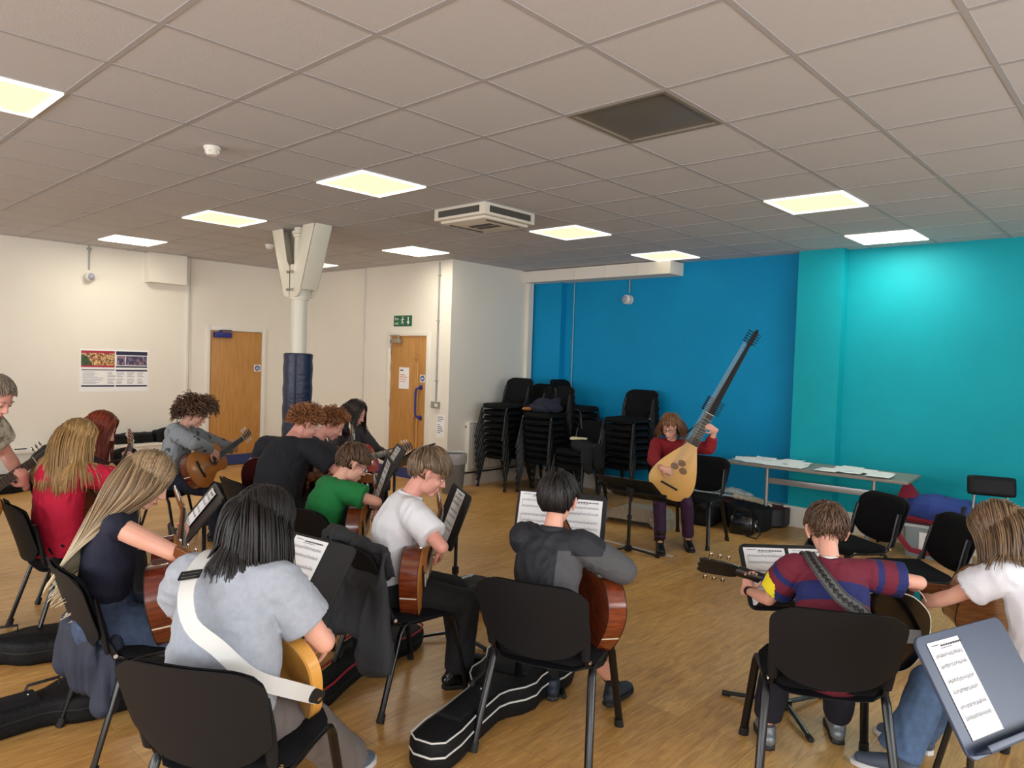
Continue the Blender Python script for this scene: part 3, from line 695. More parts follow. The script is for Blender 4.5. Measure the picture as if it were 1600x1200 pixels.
# ---------------------------------------------------------------- soft bags
M_BAG = mat('black_nylon', srgb(15, 16, 18), .65, bump=.5, bscale=45, spec=.25)
M_BAG2 = mat('black_padded_nylon', srgb(20, 21, 24), .65, spec=.25, bump=.4, bscale=300)
M_PIPE = mat('white_piping', srgb(215, 215, 210), .5)
def gig_outline(k=1., wl=.20, wu=.155, nw=.07, L_=1.05):
    P = [(-.02, 0), (.0, wl * .55), (.05, wl * .9), (.14, wl), (.22, wl * .96), (.30, (wl + wu) / 2 * .88), (.36, wu * .96), (.43, wu), (.49, wu * .86), (.55, nw * 1.25), (.60, nw), (.78, nw), (.92, nw * 1.15), (L_ - .03, nw * 1.05), (L_, nw * .5)]
    up = [(x * k, y * k) for x, y in P]
    up = up + [(x, -y) for x, y in reversed(up[1:])]
    return up
def gig_bag(label, c, xdir, zdir, k=1., thick=.12, piping=None, pocket=True, group='guitar bags on the floor', name='guitar_bag', mt=None, logo=False, lining=None, open_gap=0):
    t = thing(name, label, 'guitar bag', (0, 0, 0), 0, group)
    F_ = frame(c, xdir, zdir); t.location = F_.to_translation(); t.rotation_euler = F_.to_euler()
    o = gig_outline(k); mt = mt or M_BAG
    b = MB().prism(o[::-1], [(0, .02), (.012, .004), (.03, 0), (thick - .03, 0), (thick - .012, .006), (thick, .03)])
    bo = obj('bag_body', b, mt, t, smooth=50)
    bm = bmesh.new(); bm.from_mesh(bo.data); bm.to_mesh(bo.data); bm.free()
    obj('zip', MB().tube([(x, y, thick * .55) for x, y in o] + [(o[0][0], o[0][1], thick * .55)], .005, 6), piping or M_RUB, t)
    if piping: obj('piping', MB().tube([(x * .995, y * .985, thick - .008) for x, y in o] + [(o[0][0], o[0][1], thick - .008)], .004, 6), piping, t)
    if pocket:
        po = [(.07 * k, -.11 * k), (.40 * k, -.10 * k), (.42 * k, 0), (.40 * k, .10 * k), (.07 * k, .11 * k)]
        obj('pocket', MB().prism(po, [(thick - .004, 0), (thick + .018, .004), (thick + .024, .02)]), M_BAG2, t)
        po = [(.60 * k, -.05 * k), (.88 * k, -.05 * k), (.88 * k, .05 * k), (.60 * k, .05 * k)]
        pk = obj('neck_pocket', MB().prism(po, [(thick - .004, 0), (thick + .012, .004), (thick + .016, .01)]), M_BAG2, t)
        obj('snap_button', MB().lathe([(.007, 0), (.006, .004)], 12, c=(.63 * k, 0, thick + .015)), M_CHROME, pk)
    h = MB().tube([(.50 * k, -.06, thick * .9), (.50 * k, -.055, thick + .035), (.62 * k, -.05, thick + .035), (.64 * k, -.05, thick * .9)], .010, 8, flat=.5); obj('handle', h, M_RUB, t)
    if logo:
        lg = MB()
        for k_, (a, b_) in enumerate([(.10, -.05), (.10, -.02), (.11, .01), (.105, .04)]):
            lg.tube([(a + .02 * math.sin(q * 1.3 + k_), b_ + q * .006, thick + .027) for q in range(7)], .0035, 5)
        obj('script_logo', lg, M_PIPE, t)
    return t
def soft_bag(name, label, c, size, yaw_, mt, cat, lumps=5, seed=0, fold=.012, group=None):
    t = thing(name, label, cat, c, yaw_, group); rnd = random.Random(seed); b = MB(); sx, sy, sz = size
    b.prism(rrect(sx * .86, sy * .86, min(sx, sy) * .2), [(0.004, .02), (.02, 0), (sz * .7, 0), (sz * .85, .02)])
    for k in range(lumps):
        b.ell((rnd.uniform(-.3, .3) * sx, rnd.uniform(-.3, .3) * sy, sz * rnd.uniform(.6, .78)), (sx * rnd.uniform(.16, .3), sy * rnd.uniform(.16, .3), sz * .22))
    fuse('bag_body', b, mt, t, voxel=.014, it=6, fold=fold, fscale=9, seed=seed)
    return t
def coat(name, label, prims, mt, cat='coat', seed=0, fold=.012, voxel=.010, extra=None, fscale=11, fst=(1, 1, .35), group=None):
    """prims in world coordinates; first prim position is the origin"""
    c = V(prims[0][0][0]); t = thing(name, label, cat, c, 0, group); b = MB()
    for (pts, r, fl, up) in prims: b.tube([V(p) - c for p in pts], r, 14, flat=fl, up=up, cap='round')
    fuse('cloth', b, mt, t, voxel=voxel, it=5, fold=fold, fscale=fscale, fst=fst, seed=seed)
    if extra: extra(t, c)
    return t
# ---------------------------------------------------------------- guitars
def smooth_outline(P, sub=6):
    """Catmull-Rom through the upper half points, mirrored"""
    Q = [(2 * P[0][0] - P[1][0], -P[1][1])] + P + [(2 * P[-1][0] - P[-2][0], P[-2][1])]; Q[0] = (P[1][0], -P[1][1]); Q[-1] = (P[-2][0], -P[-2][1])
    out = []
    for i in range(1, len(Q) - 2):
        for s_ in range(sub):
            u = s_ / sub; r = []
            for d in (0, 1):
                a, b, c, e = Q[i - 1][d], Q[i][d], Q[i + 1][d], Q[i + 2][d]
                r.append(.5 * (2 * b + (c - a) * u + (2 * a - 5 * b + 4 * c - e) * u * u + (-a + 3 * b - 3 * c + e) * u ** 3))
            out.append((r[0], max(r[1], 0)))
    out.append(P[-1]); out[0] = (P[0][0], 0.0); out[-1] = (P[-1][0], 0.0)
    return out + [(x, -y) for x, y in reversed(out[1:-1])]
CLASSIC = [(-.245, 0), (-.238, .075), (-.205, .138), (-.14, .180), (-.085, .183), (-.03, .165), (.025, .132), (.065, .120), (.11, .128), (.155, .141), (.195, .136), (.225, .108), (.240, .06), (.245, 0)]
DREAD = [(-.25, 0), (-.243, .08), (-.215, .150), (-.15, .197), (-.09, .200), (-.03, .182), (.025, .152), (.065, .140), (.11, .143), (.155, .148), (.20, .142), (.230, .112), (.245, .06), (.25, 0)]
SOLID = [(-.20, 0), (-.195, .08), (-.17, .135), (-.12, .160), (-.06, .155), (.0, .125), (.05, .115), (.10, .135), (.15, .150), (.19, .125), (.205, .06), (.21, 0)]
M_CEDAR = mat('cedar_soundboard', srgb(205, 132, 62), .28, var=.12, vscale=5, stretch=(1, 40, 1), coat=.4)
M_SPRUCE = mat('spruce_soundboard', srgb(214, 168, 96), .3, var=.1, vscale=5, stretch=(1, 40, 1), coat=.4)
M_ROSE = mat('rosewood_gloss', srgb(78, 26, 16), .16, var=.3, vscale=5, stretch=(3, 20, 3), coat=.8, col2=srgb(112, 44, 24))
M_MAHOG = mat('mahogany_gloss', srgb(96, 38, 18), .18, var=.2, vscale=5, stretch=(3, 20, 3), coat=.6, col2=srgb(132, 60, 28))
M_BLKG = mat('black_gloss_lacquer', srgb(8, 8, 10), .10, coat=.8)
M_EBON = mat('matt_ebony', srgb(17, 14, 13), .55, spec=.25)
M_NECK = mat('neck_wood', srgb(120, 70, 34), .35, var=.15, vscale=8, stretch=(1, 20, 1))
M_FING = mat('dark_fingerboard', srgb(34, 22, 18), .4)
M_BUTTER = mat('butterscotch_lacquer', srgb(216, 158, 74), .2, var=.08, vscale=6, coat=.7)
M_BIND = mat('cream_binding', srgb(228, 222, 205), .35)
M_RED = mat('red_orange_gloss', srgb(176, 44, 18), .2, coat=.8, var=.1)
M_STRING = mat('nylon_string', srgb(200, 196, 185), .25, .4)
M_PEARL = mat('peg_button', srgb(232, 228, 214), .25)
M_HOLE = mat('sound_hole_dark', (.004, .003, .003), .9)
def guitar(name, label, W4, outline=CLASSIC, side=None, top=None, scale=1., depth=.095, neck=M_NECK, solid=False, flathead=False, strap=None, binding=None, group='guitars being played', cat='guitar', headm=None):
    """W4: world/parent 4x4, x along the neck, z = soundboard normal"""
    side = side or M_ROSE; top = top or M_CEDAR
    t = thing(name, label, cat, (0, 0, 0), 0, group)
    t.location = W4.to_translation(); t.rotation_euler = W4.to_euler()
    k = scale; o = smooth_outline([(x * k, y * k) for x, y in outline]); oc = o[::-1]
    dp = depth * (k if not solid else 1)
    e = .003 if not solid else .006
    b = MB().prism(oc, [(-dp, e), (-dp + e, 0), (-.002, 0)]); obj('body', b, side, t, smooth=40)
    obj('soundboard' if not solid else 'top', MB().prism(oc, [(-.002, 0), (.0, 0), (.001, .002)] if not solid else [(-.002, 0), (-.001, .001), (0, .006)]), top, t, smooth=40)
    edge = M_FING if binding is None else binding
    if not solid:
        bd = MB(); n = len(o)
        for zz in (-.002, -dp + .002): bd.tube([(x, y, zz) for x, y in o] + [(o[0][0], o[0][1], zz)], .0022, 5, cap=False)
        obj('binding', bd, edge, t)
        obj('label_stripe', MB().box((-.2452 * k, -.004, -dp + .004), (-.2445 * k - .001, .004, -.004)), M_BIND, t)
        hx = .088 * k
        ro = MB().lathe([(.043 * k, .001), (.043 * k, .002), (.058 * k, .002), (.058 * k, .001)], 28, c=(hx, 0, 0), closed=True); obj('rosette', ro, mat('rosette_mosaic', srgb(120, 66, 34), .4, var=.5, vscale=90), t)
        obj('sound_hole', MB().lathe([(.042 * k, .0005), (.042 * k, .0016)], 28, c=(hx, 0, 0)), M_HOLE, t)
        br = MB().cbox((-.10 * k, 0, .006), (.028 * k, .09 * k, .010)); br.cbox((-.10 * k, .065 * k, .0035), (.026 * k, .05 * k, .005)); br.cbox((-.10 * k, -.065 * k, .0035), (.026 * k, .05 * k, .005)); bo = obj('bridge', br, M_FING, t, bevel=.001)
        obj('saddle', MB().cbox((-.094 * k, 0, .012), (.003, .08 * k, .006)), M_BIND, bo)
        x0 = .245 * k
    else:
        obj('bridge', MB().cbox((-.08, 0, .006), (.08, .075, .012)), M_CHROME, t, bevel=.002)
        obj('pickup', MB().cbox((.04, 0, .006), (.04, .08, .012)), M_RUB, t, bevel=.002)
        obj('pickguard', MB().prism([(-.02, -.02), (.16, -.02), (.17, -.10), (.10, -.11), (.03, -.09), (-.03, -.10)][::-1], [(0, 0), (.003, .001)]), mat('black_pickguard', srgb(20, 20, 22), .3), t)
        for a in (-.10, -.13): obj('control_knob', MB().lathe([(.011, 0), (.010, .014)], 16, c=(-.06 + (a + .1), a, 0)), M_CHROME, t)
        obj('strap_button', MB().lathe([(.007, 0), (.004, .006), (.008, .012)], 14, M4=M.Translation((-.20 * k, 0, -dp / 2)) @ M.Rotation(-PI / 2, 4, 'Y')), M_CHROME, t)
        x0 = .20 * k
    nut = .552 * k
    nk = MB().tube([(x0 - .01, 0, -.004), (x0 + .04, 0, -.002), (nut - .03, 0, -.002), (nut + .01, 0, -.004)], [.029 * k, .028 * k, .026 * k, .025 * k], 12, flat=[1.1, .72, .66, .6], up=(0, 0, 1))
    if not solid: nk.prism([(x0 - .002, -.028 * k), (x0 + .05 * k, -.02 * k), (x0 + .05 * k, .02 * k), (x0 - .002, .028 * k)], [(-dp * .85, .012), (-.02, 0)])
    # keep the neck under the fingerboard plane
    for p in nk.v:
        if p.z > .0015: p.z = .0015
    obj('neck', nk, neck, t, smooth=60)
    fb = MB(); fx0 = (.14 if not solid else .11) * k
    fb.prism([(fx0, -.031 * k), (nut, -.026 * k), (nut, .026 * k), (fx0, .031 * k)], [(.0012, 0), (.0072, .0006)])
    fo = obj('fingerboard', fb, M_FING, t)
    fr = MB()
    for q in range(1, 19):
        x = nut - (.65 * k) * (1 - 2 ** (-q / 12)); 
        if x > fx0 + .004: fr.box((x - .0009, -.028 * k, .0070), (x + .0009, .028 * k, .0084))
    obj('frets', fr, M_CHROME, fo)
    obj('nut', MB().cbox((nut + .002, 0, .0055), (.004, .052 * k, .009)), M_BIND, t)
    # headstock, tilted back
    HM = M.Translation((nut + .003, 0, -.002)) @ M.Rotation(R(14), 4, 'Y'); hm = headm or neck
    if solid: ho = [(0, -.024), (.05, -.032), (.17, -.045), (.185, -.03), (.17, .02), (.05, .03), (0, .024)]
    else: ho = [(0, -.026), (.03, -.034), (.16, -.038), (.185, -.028), (.178, -.01), (.188, 0), (.178, .01), (.185, .028), (.16, .038), (.03, .034), (0, .026)]
    ho = [(x * k, y * k) for x, y in ho]
    hs = obj('headstock', MB().prism(ho, [(-.012, .002), (-.010, 0), (.004, 0), (.006, .001)], HM), hm, t, bevel=0)
    if not solid and not flathead:
        sl = MB()
        for s_ in (-1, 1): sl.cbox((.095 * k, s_ * .015 * k, .0062), (.10 * k, .013 * k, .001), HM)
        obj('slot', sl, M_HOLE, hs)
    pg = []
    for s_ in (-1, 1):
        for q in range(3):
            hx_ = (.055 + q * .042) * k; m_ = MB(); yy = s_ * .036 * k
            m_.tube([HM @ V((hx_, yy * .9, -.004)), HM @ V((hx_, yy + s_ * .020, -.004))], .003, 6)
            m_.tube([HM @ V((hx_, yy + s_ * .018, -.004)), HM @ V((hx_, yy + s_ * .034, -.004))], .0085, 8, flat=.5, up=(0, 0, 1), cap='round')
            if flathead or solid: m_.tube([HM @ V((hx_, s_ * .018, .004)), HM @ V((hx_, s_ * .018, .016))], .0045, 8)
            else: m_.tube([HM @ V((hx_, s_ * .008, .006)), HM @ V((hx_, s_ * .030, .006))], .0035, 6)
            obj('tuning_peg', m_, M_PEARL if not (flathead or solid) else M_CHROME, t)
    for q in range(6):
        y0 = (-.029 + q * .0116) * k; y1 = (-.021 + q * .0084) * k
        obj('string', MB().tube([(-.094 * k if not solid else -.08, y0, .014), (nut, y1, .0115), HM @ V(((.055 + (q % 3) * .042) * k, (-1 if q < 3 else 1) * .016, .010))], .0007 if not solid else .0008, 4), M_STRING, t)
    return t
def strap(parent, pts, width, m, ups=None, name='strap', thick=.003):
    """flat band along local pts; ups = surface normals"""
    pts = [V(p) for p in pts]; vs = []; fs = []
    for i, p in enumerate(pts):
        T = (pts[min(i + 1, len(pts) - 1)] - pts[max(0, i - 1)]).normalized(); n = V(ups[i]).normalized(); w = T.cross(n).normalized() * (width / 2); n = w.cross(T).normalized() * thick
        vs += [p + w, p - w, p - w + n, p + w + n]
    for i in range(len(pts) - 1):
        a = i * 4; b = a + 4
        for j in range(4): fs.append((a + j, a + (j + 1) % 4, b + (j + 1) % 4, b + j))
    fs.append((0, 1, 2, 3)); fs.append((len(vs) - 4, len(vs) - 1, len(vs) - 2, len(vs) - 3))
    return obj(name, MB().add(vs, fs), m, parent, smooth=60)
def theorbo(label, W4):
    """x along the neck, z = soundboard normal; origin in the middle of the soundboard"""
    t = thing('theorbo', label, 'lute', (0, 0, 0), 0); t.location = W4.to_translation(); t.rotation_euler = W4.to_euler()
    P = [(-.33, 0), (-.322, .08), (-.285, .150), (-.22, .192), (-.15, .205), (-.07, .198), (.02, .175), (.12, .138), (.22, .095), (.30, .060), (.34, .045), (.345, 0)]
    o = smooth_outline(P)
    sb = MB().prism(o[::-1], [(-.002, 0), (0, 0), (.001, .002)]); obj('soundboard', sb, mat('pale_spruce', srgb(222, 170, 92), .35, var=.07, vscale=5, stretch=(1, 40, 1)), t)
    # ribbed bowl back
    vs = []; fs = []; n = len(o) // 2; half = o[:n + 1]; ribs = 13
    for (x, y) in half:
        for k in range(ribs + 1):
            a = PI * k / ribs; yy = abs(y); vs.append((x, yy * math.cos(a), -.002 - yy * .80 * math.sin(a)))
    for i in range(len(half) - 1):
        for k in range(ribs): a = i * (ribs + 1) + k; fs.append((a, a + 1, a + ribs + 2, a + ribs + 1))
    obj('bowl', MB().add(vs, fs), mat('dark_yew_ribs', srgb(52, 24, 16), .25, coat=.5), t, smooth=10)
    obj('edge_lace', MB().tube([(x, y, .0) for x, y in o] + [(o[0][0], o[0][1], 0)], .0025, 5, cap=False), M_EBON, t)
    rm = mat('carved_rose', srgb(150, 98, 46), .5, var=.6, vscale=140, col2=srgb(70, 38, 18))
    for (x, y) in ((.065, .0), (.0, .042), (-.005, -.042)):
        ro = obj('carved_rose', MB().lathe([(.036, .0005), (.036, .0022), (.034, .0026)], 28, c=(x + .03, y, 0)), rm, t)
        q = MB()
        for k in range(6):
            a = k * PI / 3; q.lathe([(.010, .0027), (.010, .0033), (.0085, .0033), (.0085, .0027)], 12, c=(x + .03 + .018 * math.cos(a), y + .018 * math.sin(a), 0), closed=True)
        obj('tracery', q, M_NECK, ro)
    obj('bridge', MB().cbox((-.19, 0, .008), (.020, .16, .014)), M_EBON, t, bevel=.002)
    nk = MB().tube([(.30, 0, -.015), (.40, 0, -.013), (.72, 0, -.010)], [.050, .046, .036], 12, flat=.5, up=(0, 0, 1)); 
    for p in nk.v:
        if p.z > -.002: p.z = -.002
    obj('neck', nk, M_EBON, t, smooth=60)
    obj('fingerboard', MB().prism([(.33, -.046), (.72, -.037), (.72, .037), (.33, .046)], [(-.002, 0), (.003, .001)]), M_EBON, t)
    fr = MB()
    for k in range(8): x = .70 - .33 * (1 - 2 ** (-(k + 1) / 9)) * 1.8; fr.box((x, -.045, .003), (x + .002, .045, .0042))
    obj('frets', fr, M_STRING, t)
    obj('nut', MB().cbox((.722, 0, .003), (.005, .075, .012)), M_BIND, t)
    obj('petit_jeu_pegbox', MB().prism([(.725, -.037), (.90, -.030), (.90, .030), (.725, .037)], [(-.045, .004), (-.003, 0)]), M_EBON, t, label='lower pegbox')
    obj('neck_extension', MB().prism([(.89, -.030), (1.62, -.014), (1.62, .014), (.89, .030)], [(-.030, .003), (-.006, 0)]), M_EBON, t, label='long black neck extension')
    obj('upper_pegbox', MB().prism([(1.60, -.022), (1.76, -.018), (1.79, -.008), (1.79, .008), (1.76, .018), (1.60, .022)], [(-.045, .004), (.002, 0)]), M_EBON, t)
    for k in range(7):
        x = .745 + k * .024; obj('tuning_peg', MB().tube([(x, -.075, -.022), (x, .075, -.022)], .005, 6).tube([(x, .068, -.022), (x, .088, -.022)], .009, 8, flat=.5, up=(0, 0, 1)), M_EBON, t)
    for k in range(5):
        x = 1.625 + k * .03; obj('tuning_peg', MB().tube([(x, -.055, -.02), (x, .055, -.02)], .005, 6).tube([(x, .048, -.02), (x, .066, -.02)], .008, 8, flat=.5, up=(0, 0, 1)), M_EBON, t)
    for k in range(7): obj('string', MB().tube([(-.205, -.078 + k * .014, .014), (.722, -.032 + k * .0095, .010)], .0007, 4), M_STRING, t)
    for k in range(8): obj('string', MB().tube([(-.205, .020 + k * .008, .014), (1.60, .026 + k * .0040, .006)], .0008, 4), M_STRING, t, label='long bass string')
    return t
# ---------------------------------------------------------------- people
def skin_mat(name, c, c2=None): return mat(name, c, .5, var=.05, vscale=14, col2=c2 or tuple(min(1, a * b) for a, b in zip(c, (1.02, .86, .84))), sss=.12, bump=.08, bscale=160)
SK_A = skin_mat('fair_skin', srgb(222, 172, 150)); SK_B = skin_mat('pink_skin', srgb(214, 158, 140)); SK_C = skin_mat('warm_skin', srgb(208, 152, 128))
M_LIP = mat('lip_pink', srgb(178, 98, 92), .45); M_EYEW = mat('eye_white', srgb(225, 222, 218), .2); M_IRIS = mat('iris_dark', srgb(46, 36, 30), .2)
def hair_mat(name, c1, c2, c3=None, zr=None, rough=.42):
    m = bpy.data.materials.new(name); m.use_nodes = True; nt = m.node_tree; N = nt.nodes; L = nt.links; b = N['Principled BSDF']
    b.inputs['Roughness'].default_value = rough; b.inputs['Specular IOR Level'].default_value = .45
    g = N.new('ShaderNodeNewGeometry'); rp = N.new('ShaderNodeValToRGB'); e = rp.color_ramp.elements; e[0].color = (*c1, 1); e[1].color = (*c2, 1); e[0].position = .1; e[1].position = .9
    L.new(g.outputs['Random Per Island'], rp.inputs[0]); out = rp.outputs[0]
    if c3:   # hair lightened towards its ends (dyed): by height on the head's own hair object
        tc = N.new('ShaderNodeTexCoord'); sp = N.new('ShaderNodeSeparateXYZ'); L.new(tc.outputs['Object'], sp.inputs[0])
        mr = N.new('ShaderNodeMapRange'); mr.inputs[1].default_value = zr[1]; mr.inputs[2].default_value = zr[0]; L.new(sp.outputs[2], mr.inputs[0])
        mx = N.new('ShaderNodeMix'); mx.data_type = 'RGBA'; mx.inputs[7].default_value = (*c3, 1); L.new(mr.outputs[0], mx.inputs[0]); L.new(out, mx.inputs[6]); out = mx.outputs[2]
    L.new(out, b.inputs['Base Color']); return m
def two_bone(a, b, l1, l2, pole):
    d = b - a; L_ = d.length
    if L_ > (l1 + l2) * .995: d = d * ((l1 + l2) * .995 / L_); L_ = d.length; b = a + d
    x = (l1 * l1 - l2 * l2 + L_ * L_) / (2 * L_); h = math.sqrt(max(l1 * l1 - x * x, 0)); u = d.normalized(); p = V(pole); p = (p - u * p.dot(u)).normalized()
    return a + u * x + p * h, b
def hand(mb, w, d, n, side, k=1., curl=(25, 35, 25), spread=1., thumb=(.45, .75, .35)):
    """w wrist, d finger direction, n palm-facing direction, side = direction of the thumb (+1/-1 along d x n)"""
    w = V(w); d = V(d).normalized(); n = V(n); n = (n - d * n.dot(d)).normalized(); sd = d.cross(n) * side
    kn = w + d * .088 * k
    mb.tube([w - d * .02 * k, w + d * .012 * k, w + d * .05 * k, kn - d * .004 * k], [.024 * k, .027 * k, .038 * k, .036 * k], 12, flat=[.75, .62, .40, .36], up=n, cap='round')
    mb.ell(w + d * .035 * k + sd * .022 * k + n * .008 * k, (.018 * k, .018 * k, .024 * k))
    tips = []
    for i, ln in enumerate((.072, .080, .074, .058)):
        b0 = w + d * (.086, .091, .087, .078)[i] * k + sd * (.027 - i * .0195) * k
        dd = (d + sd * (.10 - i * .07) * spread).normalized(); pts = [b0 - dd * .012 * k, b0]; p = b0; ang = 0
        for j, fr in enumerate((.44, .31, .25)):
            ang += R(curl[j] * (1 + .08 * i)); q = dd * math.cos(ang) + n * math.sin(ang); p = p + q * ln * fr * k; pts.append(p)
        mb.tube(pts, [.0088 * k, .0092 * k, .0084 * k, .0078 * k, .0064 * k], 9, cap='round', up=sd); tips.append(p)
    tb = w + d * .022 * k + sd * .026 * k; a = (d * thumb[0] + sd * thumb[1] + n * thumb[2]).normalized(); b_ = (d * .8 + sd * .25 + n * .35).normalized()
    mb.tube([tb, tb + a * .038 * k, tb + a * .038 * k + b_ * .030 * k, tb + a * .038 * k + b_ * .054 * k], [.0135 * k, .0110 * k, .0100 * k, .0075 * k], 9, cap='round')
def smoothstep(a, b, x): t = max(0, min(1, (x - a) / (b - a))); return t * t * (3 - 2 * t)
HR = V((.100, .083, .100)); HC = V((-.012, 0, .026))
def hair_cover(d, low=-.35, face=.30):
    """1 where the scalp carries hair for direction d (head frame)"""
    f = V((1, 0, -.55)).normalized(); return 1 if (d.dot(f) < face and d.z > low - .25 * max(0, -d.x)) else 0
def ear_zone(x, y, z):
    """normalised head coordinates: True around and below the ears"""
    return abs(y) > .45 and z < -.06 and -.38 < x < .62
def build_hair(parent, HM, hs, st, seed, spine):
    rnd = random.Random(seed); m = st['mat']; low = st.get('low', -.35); face = st.get('face', .30); thick = st.get('thick', .012)
    # cap
    b = MB(); nu, nv = 36, 24; vs = []; fs = []
    for i in range(nv + 1):
        for j in range(nu):
            a = PI * i / nv; q = 2 * PI * j / nu; d = V((math.sin(a) * math.cos(q), math.sin(a) * math.sin(q), math.cos(a)))
            f = V((1, 0, -.55)).normalized(); c = smoothstep(face + .10, face - .05, d.dot(f)) * smoothstep(low - .25 * max(0, -d.x) - .08, low - .25 * max(0, -d.x) + .06, d.z)
            if st['style'] in ('short', 'curly') and st.get('ears', 1): c *= 1 - smoothstep(.38, .52, abs(d.y)) * smoothstep(.0, -.10, d.z) * smoothstep(-.46, -.34, d.x)
            k = .86 + (.14 + thick / .1 * .9) * c
            vs.append(HM @ ((HC + V((d.x * HR.x, d.y * HR.y, d.z * HR.z)) * k) * hs))
    for i in range(nv):
        for j in range(nu): fs.append((i * nu + j, (i + 1) * nu + j, (i + 1) * nu + (j + 1) % nu, i * nu + (j + 1) % nu))
    b.add(vs, fs)
    Mi = HM.to_3x3(); g = V((0, 0, -1)); style = st['style']; wd = st.get('width', .006); step = st.get('step', .016)
    cols = [((HM @ (HC * hs)), HR * hs, Mi)] + [(V(c), V((r, r, r)), M.Identity(3)) for c, r in spine]
    for s_ in range(st.get('n', 300)):
        for tr in range(40):
            z = rnd.uniform(-.6, 1); q = rnd.uniform(0, 2 * PI); rr_ = math.sqrt(1 - z * z); d = V((rr_ * math.cos(q), rr_ * math.sin(q), z))
            if hair_cover(d, low, face) and not (style in ('short', 'curly') and st.get('ears', 1) and ear_zone(d.x, d.y, d.z)): break
        lay = rnd.uniform(0, 1) ** .7 * st.get('layer', .012) + thick * .6
        p = HM @ ((HC + V((d.x * HR.x, d.y * HR.y, d.z * HR.z))) * hs + V((0, 0, 0))); n0 = (Mi @ d).normalized()
        if style in ('long', 'bob'):
            part = V((1, 0, 0)); t0 = V((-.12 if d.x < .5 else .12, (1 if (d.y + st.get('part', 0)) > 0 else -1) * (.9 if d.z > .2 else .2), -.5 if d.z > .2 else -1.))
            if st.get('bangs') and d.x > .45 and d.z > .25: t0 = V((1, d.y * .4, -.3))
            t0 = Mi @ t0.normalized()
        else:
            kk = V((-.45, 0, .9)).normalized(); t0 = (d - kk * d.dot(kk)); t0 = t0.normalized() if t0.length > .05 else V((1, 0, 0))
            if style == 'short': t0 = (t0 + V((.35 if d.z > .3 else 0, rnd.uniform(-.25, .25), rnd.uniform(-.2, .2)))).normalized()
            t0 = Mi @ t0
        ln = st['len'] * rnd.uniform(.8, 1.1)
        if callable(st.get('lenf')): ln = st['lenf'](d) * rnd.uniform(.85, 1.1)
        vel = (t0 + n0 * st.get('lift', .15)).normalized(); pts = [p.copy()]; gr = st.get('grav', .25); steps = max(3, int(ln / step)); hang = V(st['hang']) if 'hang' in st else g
        ph = rnd.uniform(0, 6.28); cr = st.get('curl', 0); cf = st.get('freq', 1.2) * rnd.uniform(.8, 1.2); wob = V((rnd.uniform(-1, 1), rnd.uniform(-1, 1), 0)) * st.get('wob', .05)
        fl_up = []
        for k in range(steps):
            on = (p - cols[0][0]).length < .13 * hs
            tgt = (hang + wob) if not on else (g * .9 + t0 * .4)
            vel = (vel + tgt * gr).normalized(); q = p + vel * step
            for ci, (cc, rr3, rm) in enumerate(cols):
                lo = rm.transposed() @ (q - cc); off = lay if ci == 0 else lay * .8 + .016; u = V((lo.x / (rr3.x + off), lo.y / (rr3.y + off), lo.z / (rr3.z + off)))
                hug = ci == 0 and u.length < 1.35 and (lo.z > (-.5 if style == 'short' else .012) or (style == 'short' and lo.x < .04)) and not cr
                if (u.length < 1 or hug) and u.length > 1e-4: u = u / u.length; q = cc + rm @ V((u.x * (rr3.x + off), u.y * (rr3.y + off), u.z * (rr3.z + off)))
            if style == 'short' and st.get('ears', 1):
                lo = cols[0][2].transposed() @ (q - cols[0][0])
                if ear_zone(lo.x / cols[0][1].x, lo.y / cols[0][1].y, lo.z / cols[0][1].z) and k > 0: break
            if 'gather' in st and q.z < cols[0][0].z - .04:
                e0, e1, gg = st['gather']; tt = min(1, (cols[0][0].z - q.z) / (cols[0][0].z - e1[2])); cx = V(e0).lerp(V(e1), tt); dq = V((cx.x - q.x, cx.y - q.y, 0)); q = q + dq * gg * (.5 + tt)
            vel = (q - p).normalized() if (q - p).length > 1e-5 else vel; p = q
            if cr:
                sidev = vel.cross(n0); 
                if sidev.length < .1: sidev = vel.orthogonal()
                sidev.normalize(); nn = sidev.cross(vel); a = ph + k * cf; pts.append(p + sidev * math.cos(a) * cr + nn * math.sin(a) * cr)
            else: pts.append(p.copy())
        if len(pts) < 3: continue
        K = len(pts); rs = [wd * rnd.uniform(.75, 1.15) * (1 - .6 * (i / (K - 1)) ** 3) * (.5 if i == 0 else 1) for i in range(K)]
        b.tube(pts, rs, 5, flat=st.get('flat', .45), up=n0)
    return obj('hair', b, m, parent, smooth=170)
